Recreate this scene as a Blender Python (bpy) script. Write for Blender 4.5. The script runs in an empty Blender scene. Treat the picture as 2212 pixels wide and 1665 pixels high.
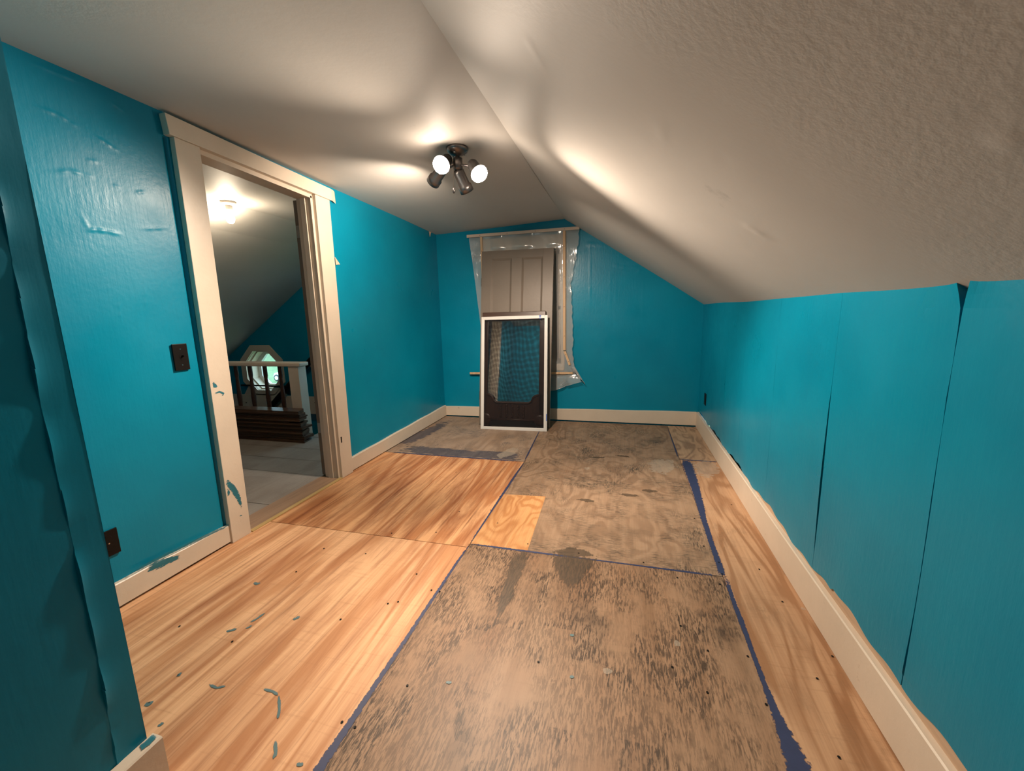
import bpy, bmesh, math, random
import numpy as np
from mathutils import Vector, Matrix

random.seed(7)
rng = np.random.default_rng(7)
SC = bpy.context.scene
COL = SC.collection

# ------------------------------------------------------------------ camera
F_PX, YAW, PITCH, ROLL = 894.661, -0.266427, -0.172687, -0.024858
CAM = Vector((2.0571, 0.0, 1.2037))
PX, PY = 1106.0, 832.5
_f = Vector((math.sin(YAW) * math.cos(PITCH), math.cos(YAW) * math.cos(PITCH), math.sin(PITCH)))
_r0 = Vector((math.cos(YAW), -math.sin(YAW), 0))
_u0 = _r0.cross(_f)
_r = math.cos(ROLL) * _r0 + math.sin(ROLL) * _u0
_u = -math.sin(ROLL) * _r0 + math.cos(ROLL) * _u0
cam_d = bpy.data.cameras.new('camera')
cam_d.sensor_width = 36.0
cam_d.lens = F_PX / 2212.0 * 36.0
cam_d.clip_start = 0.02
cam_d.clip_end = 300
cam = bpy.data.objects.new('camera', cam_d)
M = Matrix.Identity(4)
for i in range(3):
    M[i][0], M[i][1], M[i][2], M[i][3] = _r[i], _u[i], -_f[i], CAM[i]
cam.matrix_world = M
COL.objects.link(cam)
SC.camera = cam


def at(px, py, axis, val):
    """where the sight line of a photo pixel meets a real plane of the room"""
    d = _f + (px - PX) / F_PX * _r - (py - PY) / F_PX * _u
    t = (val - CAM[axis]) / d[axis]
    return CAM + t * d


# ------------------------------------------------------------------ world, exposure
world = bpy.data.worlds.new('sky')
SC.world = world
world.use_nodes = True
wb = world.node_tree.nodes['Background']
wb.inputs[0].default_value = (0.76, 0.91, 1.0, 1)
wb.inputs[1].default_value = 6.0
SC.view_settings.view_transform = 'Standard'
SC.view_settings.look = 'None'
SC.view_settings.exposure = 0.0
SC.view_settings.gamma = 1.0
SC.view_settings.use_curve_mapping = False
SC.cycles.max_bounces = 10
SC.cycles.diffuse_bounces = 6
SC.cycles.transparent_max_bounces = 16
SC.cycles.sample_clamp_indirect = 6.0
SC.cycles.caustics_reflective = False

LAMP_COL = (1.0, 0.81, 0.64)
BULB_E = 85.0          # radiance of the spotlight bulbs
SPOT_W = 105.0           # beam of each reflector bulb
HALL_E = 290.0          # radiance of the bare hall bulb

# room dimensions (metres)
W, D, H, K, R = 2.789, 4.509, 2.148, 1.256, 1.437
XL = -0.018             # left wall face
XR = W + 0.018          # knee wall face
YN = -1.7               # wall behind the camera
GX = 0.88               # face of the boxed-out wall beside the camera
GY = 0.62               # its end


def zceil(x, y):
    zl = 2.158 if y < 1.6 else 2.158 + (2.097 - 2.158) * (y - 1.6) / (D - 1.6)
    t = min(1, max(0, x / R))
    return zl + (H - zl) * t if x <= R else H - (x - R) * (H - K) / (W - R)


# ------------------------------------------------------------------ materials
def new_mat(name):
    m = bpy.data.materials.new(name)
    m.use_nodes = True
    nt = m.node_tree
    return m, nt, nt.nodes['Principled BSDF']


def nd(nt, typ, **kw):
    n = nt.nodes.new(typ)
    for k, v in kw.items():
        if k.startswith('i_'):
            key = k[2:].replace('_', ' ')
            n.inputs[key].default_value = v
        else:
            setattr(n, k, v)
    return n


def lk(nt, a, b):
    nt.links.new(a, b)


def coords(nt, scale=(1, 1, 1), rot=(0, 0, 0), loc=(0, 0, 0)):
    tc = nd(nt, 'ShaderNodeTexCoord')
    mp = nd(nt, 'ShaderNodeMapping')
    mp.inputs['Scale'].default_value = scale
    mp.inputs['Rotation'].default_value = rot
    mp.inputs['Location'].default_value = loc
    lk(nt, tc.outputs['Object'], mp.inputs['Vector'])
    return mp.outputs['Vector']


def noise(nt, vec, scale, detail=3, rough=0.55, dist=0.0):
    n = nd(nt, 'ShaderNodeTexNoise')
    n.inputs['Scale'].default_value = scale
    n.inputs['Detail'].default_value = detail
    n.inputs['Roughness'].default_value = rough
    n.inputs['Distortion'].default_value = dist
    lk(nt, vec, n.inputs['Vector'])
    return n.outputs['Fac']


def ramp(nt, fac, stops, interp='LINEAR'):
    r = nd(nt, 'ShaderNodeValToRGB')
    r.color_ramp.interpolation = interp
    e = r.color_ramp.elements
    while len(e) < len(stops):
        e.new(0.5)
    for el, (p, c) in zip(e, stops):
        el.position = p
        el.color = (c, c, c, 1) if isinstance(c, (int, float)) else (*c, 1)
    lk(nt, fac, r.inputs['Fac'])
    return r.outputs['Color']


def mixc(nt, fac, a, b, typ='MIX'):
    n = nd(nt, 'ShaderNodeMix', data_type='RGBA', blend_type=typ)
    for sock, v in ((n.inputs[0], fac), (n.inputs[6], a), (n.inputs[7], b)):
        if hasattr(v, 'is_output'):
            lk(nt, v, sock)
        elif isinstance(v, (int, float)):
            sock.default_value = v
        else:
            sock.default_value = (*v, 1)
    return n.outputs[2]


def math_(nt, op, a, b=0.0, clamp=False):
    n = nd(nt, 'ShaderNodeMath', operation=op, use_clamp=clamp)
    for s, v in zip(n.inputs, (a, b)):
        if hasattr(v, 'is_output'):
            lk(nt, v, s)
        else:
            s.default_value = v
    return n.outputs[0]


def bump(nt, bsdf, height, strength, dist=0.01):
    b = nd(nt, 'ShaderNodeBump')
    b.inputs['Strength'].default_value = strength
    b.inputs['Distance'].default_value = dist
    lk(nt, height, b.inputs['Height'])
    lk(nt, b.outputs['Normal'], bsdf.inputs['Normal'])
    return b


def simple(name, col, rough=0.5, metal=0.0, var=0.12, scale=8, bmp=0.0, bscale=60, stretch=(1, 1, 1), spec=0.5):
    m, nt, b = new_mat(name)
    v = coords(nt, stretch)
    n = noise(nt, v, scale, 4)
    c = mixc(nt, ramp(nt, n, [(0.3, 0.0), (0.7, 1.0)]), tuple(x * (1 - var) for x in col), tuple(min(1, x * (1 + var)) for x in col))
    lk(nt, c, b.inputs['Base Color'])
    b.inputs['Roughness'].default_value = rough
    b.inputs['Metallic'].default_value = metal
    b.inputs['Specular IOR Level'].default_value = spec
    if bmp:
        bump(nt, b, noise(nt, v, bscale, 3), bmp, 0.004)
    return m


def teal_paint(name, rough=0.33, bstr=0.25):
    """glossy brush-painted teal over old wallpaper"""
    m, nt, b = new_mat(name)
    v = coords(nt)
    n1 = noise(nt, v, 1.7, 4)
    c = mixc(nt, ramp(nt, n1, [(0.3, 0), (0.7, 1)]), (0.0008, 0.20, 0.32), (0.0016, 0.25, 0.385))
    # little nicks down to the pale paper
    nick = ramp(nt, noise(nt, coords(nt, (14, 14, 9)), 1.0, 5, 0.62), [(0.755, 0), (0.775, 1)])
    c = mixc(nt, nick, c, (0.18, 0.36, 0.42))
    lk(nt, c, b.inputs['Base Color'])
    b.inputs['Specular IOR Level'].default_value = 0.24
    r = ramp(nt, noise(nt, v, 3.1, 3), [(0.3, rough - 0.06), (0.7, rough + 0.1)])
    lk(nt, r, b.inputs['Roughness'])
    h = mixc(nt, 0.5, noise(nt, coords(nt, (60, 60, 7)), 1.5, 3), noise(nt, v, 45, 3))
    bump(nt, b, h, bstr, 0.004)
    return m


def plaster(name, col=(0.585, 0.555, 0.515), stip=0.35):
    m, nt, b = new_mat(name)
    v = coords(nt)
    sm = ramp(nt, noise(nt, coords(nt, (1.0, 0.6, 1.0)), 1.6, 6, 0.6), [(0.3, 0), (0.75, 1)])
    c = mixc(nt, sm, col, tuple(x * 0.9 for x in col))
    sp = ramp(nt, noise(nt, v, 7.5, 6, 0.6), [(0.70, 0), (0.78, 1)])
    c = mixc(nt, sp, c, tuple(x * 0.83 for x in col))
    lk(nt, c, b.inputs['Base Color'])
    b.inputs['Roughness'].default_value = 0.6
    b.inputs['Specular IOR Level'].default_value = 0.3
    sy = nd(nt, 'ShaderNodeSeparateXYZ')
    lk(nt, v, sy.inputs[0])
    far = math_(nt, 'ADD', math_(nt, 'MULTIPLY', sy.outputs['Y'], 0.5), math_(nt, 'MULTIPLY', noise(nt, v, 1.6, 2), 0.9))
    mask = ramp(nt, far, [(0.75, 1.0), (1.25, 0.22)])
    hh = math_(nt, 'MULTIPLY', noise(nt, v, 55, 3, 0.6), mask)
    hh2 = math_(nt, 'ADD', hh, math_(nt, 'MULTIPLY', noise(nt, v, 5, 3), 0.8))
    bump(nt, b, hh2, stip, 0.012)
    return m


def cream_paint(name, col=(0.71, 0.605, 0.485), rough=0.42, wear=(0.66, 0.72), wearcol=(0.36, 0.27, 0.18)):
    m, nt, b = new_mat(name)
    v = coords(nt)
    n = ramp(nt, noise(nt, v, 3.5, 5), [(0.3, 0), (0.75, 1)])
    c = mixc(nt, n, col, tuple(x * 0.88 for x in col))
    nk = ramp(nt, noise(nt, coords(nt, (12, 12, 12)), 1.3, 5, 0.65), [(wear[0] + 0.06, 0), (wear[1] + 0.07, 0.85)])
    c = mixc(nt, nk, c, wearcol)
    lk(nt, c, b.inputs['Base Color'])
    b.inputs['Roughness'].default_value = rough
    bump(nt, b, noise(nt, v, 38, 4), 0.12, 0.006)
    return m


def wood(name, c1, c2, axis=0, rough=0.45, scale=9, bmp=0.15):
    m, nt, b = new_mat(name)
    s = [1, 1, 1]
    s[axis] = 0.07
    v = coords(nt, tuple(s))
    n = noise(nt, v, scale * 2, 5, 0.6, 0.6)
    f = noise(nt, v, scale * 12, 2)
    g = math_(nt, 'ADD', math_(nt, 'MULTIPLY', n, 0.7), math_(nt, 'MULTIPLY', f, 0.3))
    lk(nt, mixc(nt, ramp(nt, g, [(0.35, 0), (0.65, 1)]), c1, c2), b.inputs['Base Color'])
    b.inputs['Roughness'].default_value = rough
    bump(nt, b, g, bmp, 0.003)
    return m


def plywood(name, light, mid, dark, patina=0.0, pat_col=(0.10, 0.075, 0.05), cross=0.3, seed=0.0, figure=8.0,
            stain=0.35, stretch=0.16, lo=0.42, xs=1.0):
    """rotary-cut veneer figure, grain along Y, with worn dark patina in streaky patches"""
    m, nt, b = new_mat(name)
    base = coords(nt, (1, 1, 1), loc=(seed, seed * 1.7, 0))
    v = coords(nt, (2.2 * xs, 2.2 * stretch, 1), loc=(seed, seed * 0.6, 0))
    n = noise(nt, v, 1.6, 2.5, 0.5, 0.5)
    s = math_(nt, 'SINE', math_(nt, 'MULTIPLY', n, figure * 6.283))
    s = math_(nt, 'ADD', math_(nt, 'MULTIPLY', s, 0.5), 0.5)
    fine = noise(nt, coords(nt, (75, 1.6, 1), loc=(seed, 0, 0)), 1.0, 4, 0.65, 0.4)
    amp = ramp(nt, noise(nt, coords(nt, (3, 0.8, 1), loc=(seed, 5, 0)), 1.3, 2), [(0.35, 0.25), (0.6, 1.0)])
    g = math_(nt, 'ADD', math_(nt, 'MULTIPLY', math_(nt, 'MULTIPLY', math_(nt, 'POWER', s, 1.8), amp), 0.55), math_(nt, 'MULTIPLY', fine, 0.6))
    c = mixc(nt, ramp(nt, g, [(0.28, 0), (0.66, 1)]), light, mid)
    # reddish heartwood bands and dark resin streaks along the grain
    band = ramp(nt, noise(nt, coords(nt, (6.0, 0.7, 1), loc=(seed * 2, 3, 0)), 1.6, 5, 0.65, 0.6), [(0.44, 0), (0.68, 1)])
    c = mixc(nt, math_(nt, 'MULTIPLY', band, stain), c, dark)
    dk = ramp(nt, noise(nt, coords(nt, (34, 1.1, 1), loc=(seed * 3, 1, 0)), 1.3, 4, 0.65, 0.3), [(0.53, 0), (0.70, 0.8)])
    c = mixc(nt, math_(nt, 'MULTIPLY', dk, stain), c, tuple(x * 0.65 for x in dark))
    # faint cross-grain scuffs
    sc_ = ramp(nt, noise(nt, coords(nt, (4, 60, 1), loc=(seed, 2, 0)), 1.0, 4, 0.7), [(0.55, 0), (0.8, 0.5)])
    c = mixc(nt, sc_, c, tuple(x * 0.75 for x in mid))
    if patina > 0:
        haze = math_(nt, 'MULTIPLY', ramp(nt, noise(nt, base, 2.2, 5, 0.6), [(0.35, 0.1), (0.65, 0.55)]), patina, True)
        c = mixc(nt, haze, c, (0.295, 0.195, 0.122))
        blot = ramp(nt, noise(nt, coords(nt, (1.0, 0.8, 1), loc=(seed, 7, 0)), 5.0, 5, 0.62), [(lo, 0.0), (lo + 0.20, 1)])
        st1 = ramp(nt, noise(nt, coords(nt, (150, 22, 1), loc=(seed, 0, 0)), 1.0, 4, 0.7, 0.6), [(0.44, 0), (0.56, 1)])
        st2 = ramp(nt, noise(nt, coords(nt, (20, 140, 1), loc=(seed, 0, 0)), 1.0, 4, 0.7, 0.6), [(0.45, 0), (0.57, 1)])
        if cross > 0:
            cm = ramp(nt, noise(nt, base, 2.6, 2), [(0.40 + cross * 0.1, 0), (0.50 + cross * 0.1, 1)])
            st = mixc(nt, cm, st2, st1) if cross > 0.5 else mixc(nt, cm, st1, mixc(nt, 0.5, st1, st2))
        else:
            st = st1
        solid = ramp(nt, noise(nt, coords(nt, loc=(seed, 3, 0)), 3.4, 4, 0.6), [(0.56, 0), (0.70, 0.65)])
        vo = nd(nt, 'ShaderNodeTexVoronoi', distance='CHEBYCHEV')
        vo.inputs['Scale'].default_value = 1.0
        lk(nt, coords(nt, (7.5, 4.6, 1), loc=(seed, seed, 0)), vo.inputs['Vector'])
        sr = nd(nt, 'ShaderNodeSeparateColor')
        lk(nt, vo.outputs['Color'], sr.inputs[0])
        cell = ramp(nt, sr.outputs[0], [(0.10, 0.55), (0.60, 1.0)])
        blot = math_(nt, 'MULTIPLY', blot, cell)
        msk = math_(nt, 'MULTIPLY', math_(nt, 'MULTIPLY', blot, math_(nt, 'MAXIMUM', st, solid)), patina, True)
        c = mixc(nt, msk, c, pat_col)
    lk(nt, c, b.inputs['Base Color'])
    b.inputs['Roughness'].default_value = 0.5
    b.inputs['Specular IOR Level'].default_value = 0.3
    bump(nt, b, g, 0.15, 0.002)
    return m


def paint_alpha(name, col, edge=0.5, scale=30, rough=0.5, stretch=(1, 1, 1), dens=0.9):
    """a film of paint or a stain; it thins out to bare wood along its rim (uv v runs rim to rim)"""
    m, nt, b = new_mat(name)
    uv = nd(nt, 'ShaderNodeUVMap')
    sp = nd(nt, 'ShaderNodeSeparateXYZ')
    lk(nt, uv.outputs['UV'], sp.inputs[0])
    e = math_(nt, 'MULTIPLY', sp.outputs['Y'], 1.0)
    n = noise(nt, coords(nt, stretch), scale, 4, 0.65)
    a = math_(nt, 'ADD', e, math_(nt, 'MULTIPLY', math_(nt, 'SUBTRACT', n, 0.5), edge * 2.2))
    al = math_(nt, 'MULTIPLY', ramp(nt, a, [(0.12, 0), (0.32, 1)]), dens)
    cc = mixc(nt, noise(nt, coords(nt), 25, 3), tuple(x * 0.8 for x in col), tuple(min(1, x * 1.2) for x in col))
    lk(nt, cc, b.inputs['Base Color'])
    lk(nt, al, b.inputs['Alpha'])
    b.inputs['Roughness'].default_value = rough
    return m


def emit(name, col, strength):
    m, nt, b = new_mat(name)
    b.inputs['Base Color'].default_value = (0.9, 0.9, 0.9, 1)
    b.inputs['Emission Color'].default_value = (*col, 1)
    b.inputs['Emission Strength'].default_value = strength
    return m


MAT = {}
MAT['teal'] = teal_paint('teal_gloss_paint', 0.33, 0.3)
MAT['teal_flat'] = teal_paint('teal_satin_paint', 0.42, 0.12)
MAT['plaster'] = plaster('ceiling_white_paint', stip=0.10)
MAT['slope'] = plaster('sloped_ceiling_white_paint', stip=0.10)
MAT['cream'] = cream_paint('cream_trim_paint')
MAT['base'] = cream_paint('cream_baseboard_paint', (0.71, 0.605, 0.485), wear=(0.60, 0.68))
MAT['taupe'] = cream_paint('taupe_door_paint', (0.185, 0.147, 0.114), 0.45, (0.66, 0.72), (0.42, 0.38, 0.33))
MAT['black'] = simple('black_rail_paint', (0.006, 0.006, 0.006), 0.6, spec=0.15)
MAT['dark'] = simple('old_dusty_lumber', (0.11, 0.082, 0.058), 0.9, var=0.3)
MAT['darkwood'] = wood('dark_stained_wood', (0.030, 0.012, 0.007), (0.075, 0.030, 0.015), 0, 0.35)
MAT['mirrorwood'] = wood('dark_walnut', (0.030, 0.012, 0.007), (0.075, 0.030, 0.015), 2, 0.35)
MAT['boardwood'] = wood('old_varnished_board', (0.035, 0.017, 0.010), (0.125, 0.060, 0.030), 0, 0.38)
MAT['lath'] = wood('raw_pine_lath', (0.52, 0.33, 0.18), (0.66, 0.45, 0.27), 2, 0.6)
MAT['lathx'] = wood('pale_pine_lath', (0.60, 0.47, 0.37), (0.70, 0.57, 0.46), 0, 0.6)
MAT['rawwood'] = wood('bare_wood_strip', (0.45, 0.30, 0.19), (0.60, 0.43, 0.30), 1, 0.6)
MAT['thresh'] = wood('worn_threshold_wood', (0.24, 0.145, 0.09), (0.36, 0.235, 0.15), 1, 0.6)
MAT['thrstrip'] = wood('yellow_edge_strip', (0.42, 0.28, 0.10), (0.58, 0.41, 0.18), 1, 0.5)
MAT['plate'] = simple('brown_bakelite', (0.008, 0.006, 0.005), 0.45, var=0.2, spec=0.15)
MAT['metal'] = simple('brushed_dark_metal', (0.17, 0.155, 0.15), 0.32, 0.85, var=0.1)
MAT['chrome'] = simple('polished_metal', (0.55, 0.53, 0.5), 0.18, 1.0, var=0.05)
MAT['steel'] = simple('old_hinge_steel', (0.42, 0.40, 0.36), 0.35, 0.7)
MAT['whitemetal'] = cream_paint('white_painted_aluminium', (0.72, 0.70, 0.67), 0.4)
MAT['porcelain'] = simple('white_porcelain', (0.75, 0.73, 0.68), 0.3, var=0.03)
MAT['ply_left'] = plywood('plywood_warm', (0.68, 0.37, 0.18), (0.45, 0.19, 0.075), (0.23, 0.068, 0.022), seed=1.3, figure=7, stain=0.85, stretch=0.10)
MAT['ply_left2'] = plywood('plywood_amber', (0.76, 0.44, 0.24), (0.54, 0.26, 0.12), (0.31, 0.105, 0.038), seed=4.1, figure=8, stain=0.65, stretch=0.07)
MAT['ply_mid_far'] = plywood('plywood_worn_grey', (0.355, 0.235, 0.15), (0.22, 0.135, 0.082), (0.22, 0.12, 0.065), 1.0, (0.065, 0.05, 0.036), 0.9, seed=7.7, figure=9, stain=0.3, stretch=0.5, lo=0.42)
MAT['ply_mid_near'] = plywood('plywood_worn_dark', (0.355, 0.215, 0.128), (0.25, 0.142, 0.079), (0.24, 0.11, 0.05), 1.0, (0.060, 0.038, 0.024), 0.0, seed=2.6, figure=5, stain=0.5, stretch=0.10, lo=0.33)
MAT['ply_right'] = plywood('plywood_right_strip', (0.56, 0.335, 0.19), (0.34, 0.17, 0.08), (0.28, 0.12, 0.05), 0.5, (0.15, 0.09, 0.05), 0.1, seed=9.9, figure=8, stain=0.5, stretch=0.22, lo=0.48, xs=1.6)
MAT['ply_right_far'] = plywood('plywood_right_corner', (0.50, 0.335, 0.21), (0.26, 0.165, 0.105), (0.28, 0.15, 0.08), 0.25, seed=5.2, figure=9, stain=0.2, stretch=0.45, xs=1.4)
MAT['ply_patch'] = plywood('plywood_grey_patch', (0.38, 0.275, 0.20), (0.27, 0.185, 0.13), (0.18, 0.11, 0.07), 0.9, (0.10, 0.085, 0.075), 0.6, seed=3.3, figure=6, stain=0.3, stretch=0.3, lo=0.40)
MAT['hallboard'] = plywood('grey_worn_floorboard', (0.325, 0.30, 0.272), (0.265, 0.24, 0.215), (0.21, 0.175, 0.145), 0.3, (0.13, 0.11, 0.095), 0.5, seed=6.1, figure=2, stain=0.25, stretch=1.0)
MAT['blue'] = paint_alpha('blue_floor_paint', (0.028, 0.040, 0.105), 0.75, 70)
MAT['bluethin'] = paint_alpha('blue_grey_wash', (0.065, 0.072, 0.105), 0.9, 16, dens=0.55, stretch=(0.6, 1.6, 1))
MAT['tealdrip'] = paint_alpha('teal_paint_drip', (0.09, 0.17, 0.18), 0.5, 90)
MAT['tealsmear'] = paint_alpha('teal_paint_smear', (0.01, 0.17, 0.23), 1.0, 70, stretch=(1, 0.5, 2.0), dens=0.85)
MAT['white_spill'] = paint_alpha('white_spill', (0.60, 0.50, 0.39), 1.1, 34, dens=0.36)
MAT['burn'] = paint_alpha('dark_floor_stain', (0.10, 0.068, 0.042), 0.9, 30, dens=0.60, stretch=(2.2, 0.7, 1))
MAT['amber'] = plywood('plywood_amber_patch', (0.58, 0.31, 0.13), (0.44, 0.20, 0.07), (0.30, 0.11, 0.035), 0.0, seed=8.4, figure=12, stain=0.5, stretch=0.5)
MAT['bulb'] = emit('lit_bulb', LAMP_COL, BULB_E)
MAT['bulb_low'] = emit('lit_small_bulb', LAMP_COL, BULB_E * 0.45)
MAT['hallbulb'] = emit('lit_hall_bulb', (1.0, 0.82, 0.60), HALL_E)
MAT['paper_in'] = simple('torn_wallpaper_back', (0.72, 0.50, 0.37), 0.7, var=0.08)
MAT['tape'] = simple('blue_masking_tape', (0.05, 0.13, 0.45), 0.5)
MAT['grass'] = simple('lawn', (0.10, 0.17, 0.07), 0.8, var=0.35, scale=2)
MAT['leaf'] = simple('tree_leaves', (0.06, 0.13, 0.05), 0.6, var=0.5, scale=0.8)
MAT['bark'] = simple('tree_bark', (0.12, 0.085, 0.06), 0.9, var=0.3)
MAT['carwhite'] = simple('white_car_paint', (0.75, 0.75, 0.75), 0.2, var=0.03)
MAT['tyre'] = simple('tyre_rubber', (0.03, 0.03, 0.035), 0.7)
MAT['boarded'] = simple('grey_window_board', (0.20, 0.20, 0.185), 0.6, var=0.25, scale=3)
MAT['oldpaper'] = simple('dusty_blue_skirting', (0.03, 0.11, 0.18), 0.6)


def mk_glass():
    m, nt, b = new_mat('window_glass')
    out = nt.nodes['Material Output']
    tr = nd(nt, 'ShaderNodeBsdfTransparent')
    tr.inputs[0].default_value = (0.82, 0.95, 0.98, 1)
    gl = nd(nt, 'ShaderNodeBsdfGlossy')
    gl.inputs['Roughness'].default_value = 0.02
    mx = nd(nt, 'ShaderNodeMixShader')
    mx.inputs[0].default_value = 0.06
    lk(nt, tr.outputs[0], mx.inputs[1])
    lk(nt, gl.outputs[0], mx.inputs[2])
    lk(nt, mx.outputs[0], out.inputs[0])
    return m


def mk_plastic():
    m, nt, b = new_mat('clear_plastic_film')
    out = nt.nodes['Material Output']
    v = coords(nt)
    tr = nd(nt, 'ShaderNodeBsdfTransparent')
    tr.inputs[0].default_value = (0.93, 0.93, 0.92, 1)
    df = nd(nt, 'ShaderNodeBsdfDiffuse')
    df.inputs[0].default_value = (0.72, 0.72, 0.70, 1)
    gl = nd(nt, 'ShaderNodeBsdfGlossy')
    gl.inputs['Roughness'].default_value = 0.12
    bp = nd(nt, 'ShaderNodeBump')
    bp.inputs['Strength'].default_value = 0.22
    bp.inputs['Distance'].default_value = 0.01
    lk(nt, noise(nt, coords(nt, (1, 1, 0.35)), 26, 3, 0.5, 1.0), bp.inputs['Height'])
    lk(nt, bp.outputs[0], gl.inputs['Normal'])
    m1 = nd(nt, 'ShaderNodeMixShader')
    m1.inputs[0].default_value = 0.34
    lk(nt, tr.outputs[0], m1.inputs[1])
    lk(nt, df.outputs[0], m1.inputs[2])
    m2 = nd(nt, 'ShaderNodeMixShader')
    fr = nd(nt, 'ShaderNodeFresnel')
    fr.inputs[0].default_value = 1.5
    lk(nt, bp.outputs[0], fr.inputs['Normal'])
    lk(nt, math_(nt, 'ADD', math_(nt, 'MULTIPLY', fr.outputs[0], 1.2), 0.05, True), m2.inputs[0])
    lk(nt, m1.outputs[0], m2.inputs[1])
    lk(nt, gl.outputs[0], m2.inputs[2])
    lk(nt, m2.outputs[0], out.inputs[0])
    return m


def mk_mirror():
    m, nt, b = new_mat('old_mirror_glass')
    b.inputs['Base Color'].default_value = (0.80, 0.83, 0.83, 1)
    b.inputs['Metallic'].default_value = 1.0
    b.inputs['Roughness'].default_value = 0.03
    bump(nt, b, noise(nt, coords(nt), 3.0, 2), 0.02, 0.01)
    return m


def mk_mesh():
    """woven insect screen: open between the wires"""
    m, nt, b = new_mat('insect_screen_mesh')
    out = nt.nodes['Material Output']
    v = coords(nt)
    wob = nd(nt, 'ShaderNodeTexNoise')
    wob.inputs['Scale'].default_value = 3.0
    wob.inputs['Detail'].default_value = 1.0
    lk(nt, v, wob.inputs['Vector'])
    sp = nd(nt, 'ShaderNodeSeparateXYZ')
    lk(nt, v, sp.inputs[0])
    wx = math_(nt, 'ADD', sp.outputs['X'], math_(nt, 'MULTIPLY', wob.outputs['Fac'], 0.008))
    wz = math_(nt, 'ADD', sp.outputs['Z'], math_(nt, 'MULTIPLY', wob.outputs['Fac'], 0.012))
    per = 0.0014
    a = math_(nt, 'LESS_THAN', math_(nt, 'FRACT', math_(nt, 'DIVIDE', wx, per)), 0.30)
    c = math_(nt, 'LESS_THAN', math_(nt, 'FRACT', math_(nt, 'DIVIDE', wz, per)), 0.30)
    w = math_(nt, 'MAXIMUM', a, c)
    tr = nd(nt, 'ShaderNodeBsdfTransparent')
    df = nd(nt, 'ShaderNodeBsdfDiffuse')
    df.inputs[0].default_value = (0.022, 0.022, 0.025, 1)
    mx = nd(nt, 'ShaderNodeMixShader')
    lk(nt, w, mx.inputs[0])
    lk(nt, tr.outputs[0], mx.inputs[1])
    lk(nt, df.outputs[0], mx.inputs[2])
    lk(nt, mx.outputs[0], out.inputs[0])
    return m


MAT['glass'] = mk_glass()
MAT['plastic'] = mk_plastic()
MAT['mirror'] = mk_mirror()
MAT['mesh'] = mk_mesh()


# ------------------------------------------------------------------ mesh helpers
def link(name, me, mat, parent=None, smooth=False):
    o = bpy.data.objects.new(name, me)
    COL.objects.link(o)
    if mat is not None:
        me.materials.append(MAT[mat] if isinstance(mat, str) else mat)
    if smooth:
        me.polygons.foreach_set('use_smooth', [True] * len(me.polygons))
    if parent is not None:
        o.parent = parent
    return o


def tag(o, label, cat, group=None, kind=None):
    o['label'] = label
    o['category'] = cat
    if group:
        o['group'] = group
    if kind:
        o['kind'] = kind
    return o


def empty(name, label, cat, loc=(0, 0, 0), group=None, kind=None):
    o = bpy.data.objects.new(name, None)
    o.empty_display_size = 0.1
    COL.objects.link(o)
    o.location = loc
    return tag(o, label, cat, group, kind)


def pyd(verts, faces):
    me = bpy.data.meshes.new('m')
    me.from_pydata([tuple(v) for v in verts], [], faces)
    me.update()
    return me


def bm_mesh(bm):
    bmesh.ops.recalc_face_normals(bm, faces=bm.faces)
    me = bpy.data.meshes.new('m')
    bm.to_mesh(me)
    bm.free()
    return me


def hexa(c, bev=0.0):
    """eight corners: 4 bottom ring then 4 top ring"""
    bm = bmesh.new()
    vs = [bm.verts.new(p) for p in c]
    for f in ((0, 1, 2, 3), (4, 5, 6, 7), (0, 1, 5, 4), (1, 2, 6, 5), (2, 3, 7, 6), (3, 0, 4, 7)):
        bm.faces.new([vs[i] for i in f])
    bmesh.ops.recalc_face_normals(bm, faces=bm.faces)
    if bev:
        bmesh.ops.bevel(bm, geom=bm.edges[:], offset=bev, segments=2, profile=0.6, affect='EDGES')
    return bm_mesh(bm)


def box(x0, x1, y0, y1, z0, z1, bev=0.0):
    return hexa([(x0, y0, z0), (x1, y0, z0), (x1, y1, z0), (x0, y1, z0),
                 (x0, y0, z1), (x1, y0, z1), (x1, y1, z1), (x0, y1, z1)], bev)


def prism(pts, ext, bev=0.0):
    """polygon of 3-D points pushed along vector ext"""
    bm = bmesh.new()
    a = [bm.verts.new(p) for p in pts]
    b = [bm.verts.new(Vector(p) + Vector(ext)) for p in pts]
    n = len(pts)
    bm.faces.new(a)
    bm.faces.new(b[::-1])
    for i in range(n):
        bm.faces.new((a[i], a[(i + 1) % n], b[(i + 1) % n], b[i]))
    if bev:
        bmesh.ops.recalc_face_normals(bm, faces=bm.faces)
        bmesh.ops.bevel(bm, geom=bm.edges[:], offset=bev, segments=1, affect='EDGES')
    return bm_mesh(bm)


def lathe(profile, origin, axis, seg=24):
    """profile: (radius, distance along axis)"""
    ax = Vector(axis).normalized()
    t = Vector((0, 0, 1)) if abs(ax.z) < 0.9 else Vector((1, 0, 0))
    u = ax.cross(t).normalized()
    w = ax.cross(u)
    o = Vector(origin)
    vs, fs = [], []
    for r, h in profile:
        for k in range(seg):
            a = 2 * math.pi * k / seg
            vs.append(o + ax * h + (u * math.cos(a) + w * math.sin(a)) * max(r, 1e-5))
    for i in range(len(profile) - 1):
        for k in range(seg):
            k2 = (k + 1) % seg
            fs.append((i * seg + k, i * seg + k2, (i + 1) * seg + k2, (i + 1) * seg + k))
    me = pyd(vs, fs)
    bm = bmesh.new()
    bm.from_mesh(me)
    bmesh.ops.remove_doubles(bm, verts=bm.verts, dist=5e-5)
    return bm_mesh(bm)


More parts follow.
